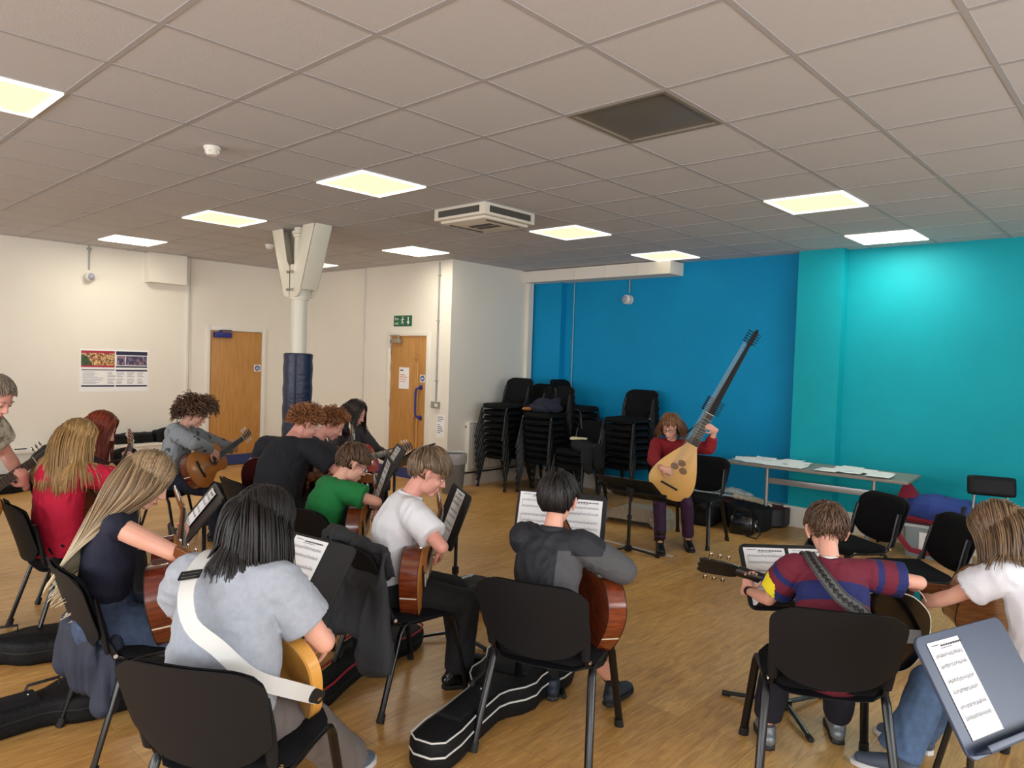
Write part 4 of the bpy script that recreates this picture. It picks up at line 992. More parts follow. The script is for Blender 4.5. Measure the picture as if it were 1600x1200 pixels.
def person(label, x, y, yaw_, P, s=1., hs=None, skin=None, seed=1, vox=.0048, group=None):
    t = thing('person', label, 'person', (x, y, 0), yaw_, group)
    skin = skin or SK_A; hs = hs or (.90 + .10 * s); g = P.get
    a1, a2, a3, a4 = [R(v) for v in g('lean', (8, 14, 22, 30))]; sl = R(g('side', 0)); tw = g('twist', 0)
    def dirn(a, sd=sl): return V((math.sin(a), math.sin(sd), math.cos(a))).normalized()
    seat = g('seat', .475); pel = V((g('px', -.07), 0, seat + .075 * s)) if 'pel' not in P else V(P['pel'])
    wai = pel + dirn(a1) * .17 * s; che = wai + dirn(a2) * .17 * s; nb = che + dirn(a3) * .17 * s; nt = nb + dirn(a4) * .065 * s
    TW = M.Rotation(R(tw), 3, 'Z'); lat = TW @ V((0, 1, 0)); sw = g('sw', .168) * s
    shr = [nb - dirn(a3) * .055 * s + lat * sw * sg + (TW @ V((g('shx', .01) * s, 0, 0))) + V((0, 0, g('shz', (0, 0))[0 if sg > 0 else 1])) for sg in (1, -1)]
    hp, hy, hr = g('head', (25, 0, 0)); HRt = M.Rotation(R(hy + tw), 3, 'Z') @ M.Rotation(R(hp), 3, 'Y') @ M.Rotation(R(hr), 3, 'X')
    hc = nt + HRt @ V((.028, 0, .10)) * hs; HM = M.Translation(hc) @ HRt.to_4x4()
    # limbs
    la, fa = .275 * s, .245 * s; hk = g('hk', .95 * s + .03)
    arms = []
    for i, sg in enumerate((1, -1)):
        key = 'L' if sg > 0 else 'R'; tgt = V(P[key + 'w']); el, wr = two_bone(shr[i], tgt, la, fa, P.get(key + 'pole', (-.3, sg * 1., -.5)))
        if (wr - tgt).length > .02: print('REACH', label[:30], key, round((wr - tgt).length, 3))
        arms.append((shr[i], el, wr))
    tl, sl_ = .42 * s, .40 * s; legs = []
    for i, sg in enumerate((1, -1)):
        key = 'L' if sg > 0 else 'R'; hip = pel + V((.02, sg * .085 * s, -.01)); fx, fy, fz, fyaw = P.get(key + 'f', (.40, sg * .13, 0, 0)); ank = V((fx, fy, fz + .085))
        kn, ank2 = two_bone(hip, ank, tl, sl_, P.get(key + 'k', (1, sg * .15, 1)))
        legs.append((hip, kn, ank2, fyaw))
    # ---- body
    B = MB(); k = s
    B.tube([pel - dirn(a1) * .05 * k, pel, wai, che, nb - dirn(a3) * .07 * k, nb - dirn(a3) * .01], [.13 * k, .145 * k, .12 * k, .14 * k, .12 * k, .055 * k], 16, flat=[.7, .7, .68, .68, .6, .9], up=TW @ V((1, 0, 0)), cap='round')
    B.tube([nb - dirn(a3) * .05 * k, nb + dirn(a4) * .01, nt, hc + HRt @ V((-.02, 0, -.03)) * hs], [.062 * k, .056 * k, .050 * k, .048 * k], 14, cap='round')
    for i, (a, e, w) in enumerate(arms):
        sg = 1 if i == 0 else -1
        B.tube([nb - dirn(a3) * .06 * k + lat * sg * .03, a, ], [.05 * k, .050 * k], 12, cap='round')
        u = (e - a); v = (w - e)
        B.tube([a, a + u * .35, a + u * .8, e], [.050 * k, .048 * k, .040 * k, .037 * k], 14, cap='round')
        B.tube([e, e + v * .28, e + v * .7, w], [.037 * k, .040 * k, .030 * k, .025 * k], 14, flat=[1, .95, .85, .78], cap='round')
        key = 'L' if sg > 0 else 'R'
        hd = V(P.get(key + 'd', v)); hn = V(P.get(key + 'n', (0, 0, -1))); hand(B, w, hd, hn, P.get(key + 's', sg), hk, **P.get(key + 'h', {}))
    for i, (h_, kn, an, fyw) in enumerate(legs):
        B.tube([h_, lerp(h_, kn, .5), kn], [.075 * k, .062 * k, .048 * k], 12, cap='round'); B.tube([kn, lerp(kn, an, .3), an, an - V((0, 0, .04))], [.048 * k, .048 * k, .033 * k, .032 * k], 12, cap='round')
        fd = V((math.cos(R(fyw)), math.sin(R(fyw)), 0)); B.tube([an - V((0, 0, .045)), an + fd * .10 * k - V((0, 0, .055))], [.03 * k, .026 * k], 10, cap='round')
    hd_ = MB()
    for c, r in (((-.012, 0, .028), (.094, .074, .086)), ((.026, 0, -.026), (.060, .058, .076)), ((.018, 0, -.068), (.054, .048, .042)), ((.062, 0, -.094), (.020, .022, .018)), ((.066, 0, .024), (.019, .048, .012)), ((.054, .034, -.028), (.024, .022, .022)), ((.054, -.034, -.028), (.024, .022, .022)), ((.082, 0, -.058), (.011, .022, .007)), ((.080, 0, -.071), (.011, .018, .008)), ((.091, .011, -.031), (.010, .009, .009)), ((.091, -.011, -.031), (.010, .009, .009))):
        hd_.ell(c, r)
    hd_.tube([(.080, 0, .012), (.092, 0, -.010), (.101, 0, -.027)], [.009, .009, .0125], 10, cap='round')
    for sg in (1, -1):
        hd_.tube([(-.002, sg * .075, .020), (-.018, sg * .088, .014), (-.022, sg * .091, -.008), (-.006, sg * .079, -.038)], [.007, .0095, .009, .0075], 8, cap='round')
        hd_.ell((-.008, sg * .076, -.008), (.013, .006, .022)); hd_.ell((.0735, sg * .031, .0075), (.0125, .016, .0085))
    hd_.xf(HM @ M.Scale(hs, 4)); B.add(hd_.v, hd_.f)
    body = fuse('body', B, skin, t, voxel=vox, it=2, sfac=.5)
    # ---- face details
    HS = HM @ M.Scale(hs, 4)
    for sg in (1, -1):
        e = obj('eye', MB().ell((.0715, sg * .031, .001), .0100).xf(HS), M_EYEW, t); obj('iris', MB().ell((.0805, sg * .031, -.003), (.002, .0045, .0045)).xf(HS), M_IRIS, e)
        obj('eyelashes', MB().tube([(.080, sg * .019, -.001), (.0845, sg * .031, -.002), (.077, sg * .044, -.001)], .0016, 5).xf(HS), M_IRIS, t)
        br = MB().tube([(.086, sg * .016, .026), (.086, sg * .032, .031), (.075, sg * .048, .026)], [.004, .0038, .002], 6, flat=.6).xf(HS); obj('eyebrow', br, P.get('brow', st_m(P)), t)
    obj('lips', MB().tube([(.083, -.020, -.064), (.0925, -.008, -.062), (.094, 0, -.0635), (.0925, .008, -.062), (.083, .020, -.064)], [.002, .0045, .0045, .0045, .002], 6).xf(HS), M_LIP, t)
    cs_ = P.get('hair', {}).get('cs', 1)
    spine = [(lerp(nb, che, q / 4) - V((0, 0, 0)), (.105 if q > 0 else .085) * k) for q in range(5)] + [(lerp(che, wai, q / 3), .115 * k) for q in range(1, 4)] + [(a, .062 * k) for a, _, _ in arms] + [(lerp(nb, a, .5), .07 * k) for a, _, _ in arms] + [(lerp(a, e, q), .055 * k) for a, e, _ in arms for q in (.3, .6, 1)]
    if cs_ != 1: spine = [(c, r * cs_) for c, r in spine[:8]]
    if 'hair' in P: build_hair(t, HM, hs, P['hair'], seed, spine)
    if 'glasses' in P:
        gl = MB()
        for sg in (1, -1):
            gl.tube([(.095 - .004 * abs(math.sin(a)), sg * (.033) + .022 * math.cos(a), .001 + .017 * math.sin(a)) for a in [2 * PI * q / 16 for q in range(17)]], .0022, 6, cap=False)
            gl.tube([(.090, sg * .056, .006), (.03, sg * .078, .008), (-.012, sg * .081, .004)], .002, 6)
        gl.tube([(.096, -.011, .004), (.098, 0, .007), (.096, .011, .004)], .002, 6); obj('glasses', gl.xf(HS), P['glasses'], t)
    # ---- trousers
    tr = g('trousers')
    if tr:
        T = MB(); lo = tr.get('loose', .012); e_ = tr.get('end', .96)
        T.tube([pel + dirn(a1) * tr.get('rise', .07) * k, pel + dirn(a1) * .03, pel - V((0, 0, .025)), pel - V((0, 0, .045))], [.150 * k + .006, .168 * k + .006, .165 * k, .14 * k], 18, flat=[.75, .80, .80, .8], up=(1, 0, 0), cap='round')
        for (h_, kn, an, _) in legs:
            ae = lerp(kn, an, e_)
            T.tube([h_ - V((.03, 0, 0)), lerp(h_, kn, .35), lerp(h_, kn, .75), kn + V((.006, 0, .0))], [.088 * k + lo, .083 * k + lo, .068 * k + lo, .062 * k + lo], 14, cap='round')
            T.tube([kn, lerp(kn, ae, .25), lerp(kn, ae, .7), ae], [.060 * k + lo, .058 * k + lo * 1.2, .050 * k + lo * 1.5, (.046 + tr.get('flare', .004)) * k + lo * 1.5], 14, cap=True)
        fuse('trousers' if e_ > .5 else 'shorts', T, tr['mat'], t, voxel=.009, it=4, fold=tr.get('fold', .005), fscale=13, seed=seed + 3, label=tr.get('label'))
    # ---- shirt
    sh = g('shirt'); lo = sh.get('loose', .012); S = MB(); hem = sh.get('hem', .0); bl = sh.get('belly', 0)
    up = TW @ V((1, 0, 0)); fl = .72
    S.tube([pel + dirn(a1) * hem * k, pel + dirn(a1) * (hem + .02) * k, wai + V((bl, 0, 0)), che, nb - dirn(a3) * .075 * k], [.150 * k + lo * 1.3, .152 * k + lo * 1.3, .138 * k + lo * 1.4 + bl, .155 * k + lo, .135 * k + lo], 22, flat=[fl, fl, fl + .06, fl, .66], up=up, cap='round')
    S.tube([nb - dirn(a3) * .09 * k, nb - dirn(a3) * .035 * k, nb + dirn(a4) * .002 * k], [.125 * k + lo * .6, .095 * k + lo * .5, .064 * k + lo * .4], 18, flat=[.68, .74, .95], up=up, cap=True)
    sv = sh.get('sleeve', .55)
    for i, (a, e, w) in enumerate(arms):
        sg = 1 if i == 0 else -1
        S.tube([nb - dirn(a3) * .065 * k + lat * sg * .04 * k, a + V((0, 0, .002))], [.072 * k + lo * .5, .056 * k + lo * .8], 14, cap='round')
        if sv <= 1: S.tube([a, lerp(a, e, sv * .5), lerp(a, e, sv)], [.056 * k + lo, .055 * k + lo * 1.2, .050 * k + lo * (1.5 if sv > .3 else .8)], 16, cap=True)
        else:
            q = sv - 1; S.tube([a, lerp(a, e, .5), e], [.056 * k + lo, .050 * k + lo * 1.1, .044 * k + lo * 1.1], 16, cap='round')
            S.tube([e, lerp(e, w, q * .5), lerp(e, w, q)], [.044 * k + lo * 1.1, .041 * k + lo, (.030 + sh.get('cuff', .004)) * k + lo * .7], 16, cap=True)
    so = fuse('shirt' if 'name' not in sh else sh['name'], S, sh['mat'], t, voxel=sh.get('vox', .0075), it=sh.get('it', 5), fold=sh.get('fold', .006), fscale=sh.get('fscale', 12), fst=sh.get('fst', (1, 1, .8)), seed=seed, label=sh.get('label'), paint=(lambda c: sh['paint'](c, dict(nb=nb, che=che, wai=wai, pel=pel, arms=arms, lat=lat))) if 'paint' in sh else None)
    if sh.get('collar'):
        cm = sh['collar']; cl = MB(); ax = dirn(a4); u1 = ax.cross(lat).normalized(); pr = []
        for q in range(25):
            a = 2 * PI * q / 24 ; pr.append(nb + ax * (.012 + .010 * math.cos(a)) * k + (lat * math.sin(a) * .066 * k - u1 * math.cos(a) * .064 * k))
        cl.tube(pr, (.010 if sh.get('collar_fat') is None else sh['collar_fat']) * k, 8, flat=1.5, cap=False, up=ax); obj('collar', cl, cm, t)
    if sh.get('hood'):
        hb = MB(); back = -1 * (dirn(a3).cross(lat)).normalized() if False else V((-math.cos(a3), 0, math.sin(a3)))
        back = TW @ back
        hb.tube([nb + lat * .085 * k + back * .0 + V((.02, 0, .0)), nb + lat * .09 * k + back * .05, nb + back * .105 * k - dirn(a3) * .05, nb - lat * .09 * k + back * .05, nb - lat * .085 * k + V((.02, 0, 0))], [.024, .034, .045, .034, .024], 12, flat=1.1, cap='round')
        hb.ell(nb + back * .10 * k - dirn(a3) * .09, (.045, .085, .07))
        fuse('hood', hb, sh['mat'], t, voxel=.009, it=4, fold=.006, fscale=14, seed=seed + 8)
    # ---- shoes
    sho = g('shoes')
    if sho:
        for i, (h_, kn, an, fyw) in enumerate(legs):
            F_ = M.Translation((an.x, an.y, an.z - .085)) @ M.Rotation(R(fyw), 4, 'Z') @ M.Rotation(R(g('heelup', (0, 0))[i]), 4, 'Y') @ M.Scale(.75 + .25 * s, 4)
            o = [(-.075, -.030), (-.03, -.036), (.04, -.036), (.10, -.046), (.15, -.044), (.185, -.024), (.192, 0), (.185, .024), (.15, .044), (.10, .046), (.04, .036), (-.03, .036), (-.075, .030), (-.088, 0)]
            u = MB(); 
            u.tube([(-.055, 0, .045), (-.02, 0, .055), (.05, 0, .048), (.11, 0, .038), (.155, 0, .034)], [.036, .038, .040, .043, .036], 14, flat=[1., 1.05, .85, .62, .55], up=(0, 0, 1), cap='round')
            u.tube([(-.035, 0, .05), (-.022, 0, .085), (-.02, 0, sho.get('top', .10))], [.040, .040, .041 if sho.get('top', .1) < .12 else .050], 14, flat=1.1, up=(1, 0, 0), cap=True)
            so_ = fuse('shoe', u.xf(F_), sho['mat'], t, voxel=.006, it=3)
            obj('sole', MB().prism(o, [(0, .004), (.004, 0), (.018, 0), (.024, .005)], F_), sho['sole'], so_)
            if sho.get('mark'):
                q = MB()
                for sy in (-1, 1):
                    for pts in ([(-.01, .030), (.0, .06)], [(.0, .06), (.025, .030)], [(.025, .030), (.035, .058)]): q.tube([(a, sy * (.041 if b < .05 else .036), b) for a, b in pts], .0028, 5)
                obj('letter_mark', q.xf(F_), sho['mark'], so_)
            if sho.get('laces'):
                q = MB()
                for z in range(4): q.tube([(.035 + z * .018, -.022, .075 - z * .006), (.04 + z * .018, 0, .084 - z * .008), (.035 + z * .018, .022, .075 - z * .006)], .0022, 5)
                obj('laces', q.xf(F_), sho['laces'], so_)
    if g('socks'):
        q = MB()
        for (h_, kn, an, _) in legs: q.tube([lerp(an, kn, P.get('sockh', .35)), an, an - V((0, 0, .03))], [.040 * k, .037 * k, .04 * k], 12, cap='round')
        obj('socks', q, g('socks'), t)
    if g('watch'):
        a, e, w = arms[0]; u = (e - w).normalized(); c = w + u * .035; obj('watch', MB().tube([c - u * .010, c + u * .010], .031 * k, 16, flat=.85), g('watch'), t)
    t['_nb'] = 0; del t['_nb']
    info = dict(t=t, nb=nb, che=che, wai=wai, pel=pel, arms=arms, legs=legs, hc=hc, HM=HM, W=M.Translation((x, y, 0)) @ M.Rotation(R(yaw_), 4, 'Z'), lat=lat)
    info['headw'] = info['W'] @ hc
    return info
def st_m(P): return P['hair']['mat'] if 'hair' in P else M_IRIS
def play(x, y, yaw_, c, n, tn, k=1., fret=.44, left_handed=False, dy=.095):
    """hand targets for holding a guitar whose body centre is c, neck direction n, top normal tn (person frame)"""
    F_ = frame(c, n, tn); X, Y, Z = F_.col[0].to_3d(), F_.col[1].to_3d(), F_.col[2].to_3d(); c = V(c)
    if left_handed: Y = -Y
    a, b = ('L', 'R') if not left_handed else ('R', 'L'); sg = 1 if not left_handed else -1
    P = {a + 'w': c + X * fret * k - Y * dy - Z * .030, a + 'd': Y * .80 + Z * .50 - X * .10, a + 'n': -Z * .9 + Y * .35, a + 'h': dict(curl=(38, 48, 30)), a + 'pole': (.1, sg * .9, -1.0),
         b + 'w': c + X * .06 * k + Y * .10 + Z * .060, b + 'd': -Y * .85 + X * .35 + Z * .10, b + 'n': -Z, b + 'h': dict(curl=(28, 38, 25)), b + 'pole': (-.15, -sg * 1.0, .25)}
    Wm = M.Translation((x, y, 0)) @ M.Rotation(R(yaw_), 4, 'Z') @ F_
    return P, Wm
# ================================================================ the place
def W_of(x, y, yaw_): return M.Translation((x, y, 0)) @ M.Rotation(R(yaw_), 4, 'Z')
def wood(nm, a, b): return mat(nm, a, .16, var=.2, vscale=5, stretch=(3, 20, 3), coat=.8, col2=b)
# ---- chairs of the circle
chair(.02, -1.38, 31, 'charcoal-backed chair of the black-haired player with the white strap, front left')
chair(1.39, -1.58, 20, 'charcoal-backed chair of the player in the black and grey jacket, front centre')
chair(2.00, -2.54, 31, 'charcoal-backed chair of the player in the maroon and navy striped shirt')
chair(.10, -.27, -3, 'chair of the long-haired blonde player, a jacket hanging from its seat')
chair(.25, 1.27, 0, 'chair of the player in the red hoodie at the left edge')
chair(1.45, .19, 4, 'chair of the child in the green shirt, seen from behind')
chair(1.20, -.72, -6, 'chair of the boy in the white shirt, with a dark coat over its back')
chair(1.44, 3.05, -42, 'chair of the curly-haired player in the grey patterned hoodie')
chair(1.57, 1.25, -6, 'chair behind the man in the black T-shirt')
chair(5.22, -.17, 186, 'chair of the theorbo player in front of the blue wall')
chair(2.47, -3.24, 70, 'chair of the player in the white T-shirt at the right edge')
chair(4.43, -1.86, 146, 'empty black chair turned towards the camera in front of the table', 'empty chairs near the table')
chair(4.01, -2.37, 130, 'empty black chair with a wide seat, left of the player in white', 'empty chairs near the table')
chair(2.85, 2.25, -80, 'chair of the dark-haired player with the red guitar')
chair(2.20, 1.62, -40, 'chair of the copper-haired player behind the man in black')
chair(.55, 2.0, -20, 'chair of the red-haired player in brown')
# ---- stacks of chairs by the corner
PIT = .083
def stack(x, y, yaw_, n, nm, base=0, z0=0):
    for k in range(n):
        pos = 'topmost' if k == n - 1 else 'lowest' if k == 0 else ['second', 'third', 'fourth', 'fifth', 'sixth', 'seventh', 'eighth'][k - 1] + ' from the floor'
        chair(x + math.cos(R(yaw_)) * .008 * k, y + math.sin(R(yaw_)) * .008 * k, yaw_ + (k * 37 % 5 - 2) * .5, 'stacked black chair, %s in %s' % (pos, nm), 'stacked black chairs in the corner', z=k * PIT)
stack(5.86, 2.98, 178, 9, 'the stack beside the radiator')
stack(6.02, 2.40, 182, 8, 'the coat-topped stack')
stack(6.40, 2.98, 180, 8, 'the stack against the corner pilaster')
stack(6.48, 2.30, -82, 9, 'the tall sideways stack at the blue wall')
stack(6.45, 1.42, 176, 8, 'the right-hand stack')
stack(6.00, 1.86, 178, 3, 'the low stack holding a black jacket')
# ---- high stool style chair behind right
t = thing('high_back_chair', 'grey-legged chair with a small black rectangular backrest against the teal wall', 'chair', (6.20, -2.50, 0), 200)
obj('backrest', sheet(lambda u, v: ((-.20 - .02 * v, .185 * u * (1 - .03 * v ** 6), .745 + .085 * v * (1 - .08 * u ** 8)), V((1, 0, 0))), 16, 8, .03), M_SHELL, t, smooth=60)
obj('seat', sheet(lambda u, v: ((.02 + .18 * u, .19 * v, .43), V((0, 0, 1))), 10, 10, .04), M_SHELL, t, smooth=60)
for s_ in (-1, 1):
    obj('back_post', MB().tube([(-.15, s_ * .13, .45), (-.20, s_ * .13, .55), (-.205, s_ * .12, .74)], .011, 10), M_GREY, t)
    for d in (-1, 1): obj('leg', MB().tube([(d * .14, s_ * .16, .435), (d * .20, s_ * .21, .0)], .012, 10), M_GREY, t)
# ---- table, sheets on it
folding_table(6.36, -.95, 4)
rnd = random.Random(5)
TT = W_of(6.36, -.95, 4)
spots = [(.12, .76, 20), (-.02, .72, 75), (.20, .62, 100), (.10, .58, 60), (-.12, .60, 88), (.05, .42, 92), (.22, .36, 80), (-.17, .40, 96), (.10, .22, 95), (-.18, .18, 90), (.18, -.25, 85), (.02, -.24, 92), (-.16, -.14, 88), (-.10, -.34, 91), (.06, -.42, 97), (-.15, -.60, 90), (-.02, -.56, 84)]
wh = ['far left end', 'left end', 'left part', 'middle', 'right part', 'right end']
for k, (a, b, r_) in enumerate(spots):
    Wp = TT @ M.Translation((a, b, .7262 + k * .0007)) @ M.Rotation(R(r_), 4, 'Z')
    g = thing('paper_sheet', 'loose white sheet of music lying on the grey folding table', 'paper', Wp.to_translation(), 0, 'loose sheets on the folding table'); g.rotation_euler = Wp.to_euler()
    obj('page', MB().add([(-.105 + .21 * i / 4, -.148 + .296 * j / 4, .0006 + (.010 if (i in (0, 4) and j in (0, 4) and (k + i + j) % 3 == 0) else 0)) for j in range(5) for i in range(5)], [(j * 5 + i, j * 5 + i + 1, j * 5 + i + 6, j * 5 + i + 5) for j in range(4) for i in range(4)]), M_PAPER, g)
# ---- music stands
ms = music_stand(.48, -.95, 188, .79, 34, 'black music stand right of the black-haired player with the white strap, one page on it')
sheet_music(ms, -.02, .01, .21, .297, 'single page on the stand right of the black-haired player', 1)
ms = music_stand(2.44, -2.24, 224, .69, 38, 'black music stand in front of the player in the striped shirt, two pages on it')
sheet_music(ms, -.125, .0, .21, .297, 'left page on the stand of the striped-shirt player', 2); sheet_music(ms, .105, .0, .21, .297, 'right page on the stand of the striped-shirt player', 3)
ms = music_stand(1.92, -1.17, 208, .84, 22, 'black music stand in front of the player in the black and grey jacket', base_yaw=20)
sheet_music(ms, -.13, .01, .21, .297, 'left page on the stand beyond the black and grey jacket', 4); sheet_music(ms, .11, -.01, .23, .297, 'right page on the stand beyond the black and grey jacket', 5)
ms = music_stand(1.84, -.42, 150, .76, 20, 'black music stand beside the boy in the white shirt')
sheet_music(ms, .02, .01, .21, .297, 'single page on the stand beside the boy in the white shirt', 6)
ms = music_stand(1.83, .27, 148, .87, 18, 'black music stand right of the child in green')
sheet_music(ms, .02, .0, .21, .297, 'narrow-looking page on the stand right of the child in green', 7)
ms = music_stand(2.80, 1.16, 118, .86, 52, 'black music stand seen from behind, left of the grey bin')
ms = music_stand(2.48, 1.02, 150, .84, 30, 'black music stand partly hidden behind the green player\'s stand')
sheet_music(ms, -.06, .0, .21, .297, 'white page on the half-hidden stand below the red guitar\'s head', 8)
ms = music_stand(.58, .24, 160, .82, 38, 'black music stand seen edge-on, right of the long-haired blonde player')
sheet_music(ms, -.04, .0, .21, .297, 'curling page on the edge-on stand beside the blonde player', 9, lift=.006)
ms = music_stand(1.60, -3.18, 252, .73, 33, 'music stand with painted blue-grey reflection cut off by the lower right corner of the picture', m=M_STANDB, w=.50, hh=.36)
sheet_music(ms, -.115, .012, .17, .285, 'tall bluish page on the stand in the lower right corner', 10, systems=3)
ms = music_stand(4.40, .01, 6, .58, 58, 'slatted black conductor stand seen from behind, in front of the theorbo player', w=.56, hh=.44, slats=True, base_yaw=150)
sheet_music(ms, -.1, .06, .21, .297, 'page lying on the slatted stand of the theorbo player', 11)
# ---- people
black = mat('black_cotton', srgb(20, 22, 28), .9, bump=.2, bscale=300)
navy = mat('navy_cotton', srgb(24, 28, 48), .9, bump=.2, bscale=300)
SOLE = mat('white_rubber_sole', srgb(205, 205, 205), .6); BSOLE = mat('black_sole', srgb(16, 16, 18), .6)
H_BLACK = hair_mat('black_hair', srgb(10, 8, 8), srgb(30, 23, 22), rough=.5); H_DARK = hair_mat('dark_brown_hair', srgb(26, 20, 18), srgb(52, 38, 30))
H_BROWN = hair_mat('brown_hair', srgb(62, 44, 32), srgb(104, 76, 54)); H_MOUSE = hair_mat('mousy_brown_hair', srgb(84, 66, 50), srgb(132, 108, 82))
H_COPPER = hair_mat('copper_hair', srgb(108, 64, 38), srgb(166, 110, 66)); H_RED = hair_mat('auburn_hair', srgb(92, 32, 18), srgb(146, 60, 34)); H_CURLB = hair_mat('brown_curls', srgb(60, 40, 30), srgb(112, 80, 56))
H_OMBRE = hair_mat('ombre_blonde_hair', srgb(104, 84, 62), srgb(164, 138, 104), srgb(236, 224, 192), (.62, 1.04)); H_BLOND = hair_mat('dark_blonde_hair', srgb(138, 104, 62), srgb(196, 160, 106)); H_BOB = hair_mat('wavy_light_brown_hair', srgb(66, 48, 34), srgb(136, 108, 78)); H_GREY = hair_mat('grey_brown_hair', srgb(92, 80, 68), srgb(140, 126, 110)); H_LADY = hair_mat('chestnut_bob', srgb(96, 60, 38), srgb(150, 102, 66))
SHORT = dict(style='short', n=1100, len=.05, width=.0036, layer=.007, thick=.010, lift=.04, grav=.16, step=.012, flat=.5)
def mk(base, **k): d = dict(base); d.update(k); return d
def gk(c, n, tn, x, y, yaw_, **k): return play(x, y, yaw_, c, n, tn, **k)

# A: black-haired player with the white strap, seen from behind
x, y, ya = -.02, -1.36, 34
PP, Wg = gk((.15, -.12, .655), (.42, .82, .38), (.86, -.1, .40), x, y, ya)
PP.update(lean=(4, 12, 20, 22), twist=-2, px=-.10, head=(34, -30, 0), sw=.170, shirt=dict(mat=mat('heather_grey_jersey', srgb(158, 164, 174), .9, var=.06, vscale=60, bump=.2, bscale=250), sleeve=.62, loose=.026, fold=.007, belly=.02, fst=(1, 1, 1.4), hem=-.02), trousers=dict(mat=mat('taupe_trousers', srgb(104, 96, 92), .85, bump=.2, bscale=200), loose=.028, fold=.006, flare=.012),
          shoes=dict(mat=mat('grey_navy_trainer_mesh', srgb(92, 104, 118), .7, var=.3, vscale=20), sole=SOLE, mark=mat('lime_trim', srgb(190, 220, 70), .5), laces=mat('grey_laces', srgb(130, 130, 130), .7)),
          Lf=(.44, .16, 0, 12), Rf=(.52, -.20, 0, -14), hair=dict(mat=H_BLACK, style='long', n=1700, len=.30, width=.0036, layer=.009, lift=.02, grav=.35, step=.018, wob=.05, cs=.8, low=-.55, lenf=lambda d: .20 + .09 * d.z + .06))
PP['Rpole'] = (-.4, -1, -.9); PP['Rw'] = (.27, -.20, .69); PP['Rd'] = (.35, .6, -.55)
A_ = person('person with chin-length black hair and grey T-shirt, back to the camera, white guitar strap', x, y, ya, PP, s=.94, hs=.96, seed=1, vox=.0045)
g = guitar('electric_guitar', 'butterscotch electric guitar held by the black-haired player, only its lower end visible', Wg, outline=SOLID, side=M_BUTTER, top=M_BUTTER, solid=True, depth=.045)
wi = Wg.inverted() @ A_['W']
def sp(info, wi, spec, width, m, nm='strap'):
    pts = []; ups = []
    for (p, n_) in spec: pts.append(wi @ V(p)); ups.append(wi.to_3x3() @ V(n_))
    return pts, ups
def back_strap(info, Wg, gpar, tail, head, width, m, k=1., off=.155, shoulder='L'):
    """band from the tail button across the back over the far shoulder to the neck side"""
    W_ = info['W']; wi = Wg.inverted() @ W_; nb, che, wai, lat = info['nb'], info['che'], info['wai'], info['lat']; sg = 1 if shoulder == 'L' else -1
    bk = V((-1, 0, .2)); Wi = W_.inverted() @ Wg
    up_ = (nb - che).normalized()
    path = [Wi @ V(tail), None, wai - lat * sg * .155 * k + bk * .075 * k - V((0, 0, .0)), lerp(wai, che, .6) - lat * sg * .085 * k + bk * (off * .86) * k, che + lat * sg * .0 * k + bk * off * .98 * k, lerp(che, nb, .55) + lat * sg * .055 * k + bk * (off * .86) * k, nb + lat * sg * .085 * k + bk * .085 * k + up_ * .0, nb + lat * sg * .092 * k + up_ * .035 * k + V((.01, 0, 0)), nb + lat * sg * .095 * k + V((.10, 0, -.03)) * k, lerp(nb, wai, .35) + lat * sg * .10 * k + V((.17, 0, 0)) * k]
    path[1] = lerp(path[0], path[2], .5) - lat * sg * .03 + bk * .02
    ups = [-lat * sg + bk, -lat * sg + bk, -lat * sg * .6 + bk, bk - lat * sg * .2, bk, bk + up_ * .3, bk + up_ * .9, up_, up_ * .6 - bk, -bk]
    # refine
    P2, U2 = [], []
    for i in range(len(path) - 1):
        for q in range(4):
            t_ = q / 4; a = path[max(i - 1, 0)]; b = path[i]; c = path[i + 1]; d = path[min(i + 2, len(path) - 1)]
            P2.append(.5 * (2 * b + (c - a) * t_ + (2 * a - 5 * b + 4 * c - d) * t_ * t_ + (-a + 3 * b - 3 * c + d) * t_ ** 3)); U2.append(ups[i].lerp(ups[i + 1], t_))
    P2.append(path[-1]); U2.append(ups[-1])
    so = strap(gpar, [wi @ p for p in P2], width, m, [wi.to_3x3() @ u for u in U2])
    return so, P2, U2, wi
so, P2, U2, wi = back_strap(A_, Wg, g, (-.20, 0, -.02), 0, .052, mat('white_webbing_strap', srgb(214, 214, 210), .8, bump=.3, bscale=400), off=.198)
c_ = P2[22]; f_ = frame(wi @ (c_ + U2[22] * .006), wi.to_3x3() @ (P2[23] - P2[21]), wi.to_3x3() @ U2[22]); q = MB()
for a, b in (((-.018, -.033), (-.013, .033)), ((.013, -.033), (.018, .033)), ((-.018, -.033), (.018, -.028)), ((-.018, .028), (.018, .033)), ((-.003, -.03), (.003, .03))): q.box((a[0], a[1], -.001), (b[0], b[1], .005), f_)
obj('slide_buckle', q, M_RUB, so); q = MB(); f_ = frame(wi @ lerp(P2[0], P2[1], .5), wi.to_3x3() @ (P2[2] - P2[0]), wi.to_3x3() @ U2[1]); q.prism(rrect(.09, .05, .02), [(-.003, 0), (.006, .002)], f_); obj('leather_end', q, M_RUB, so)

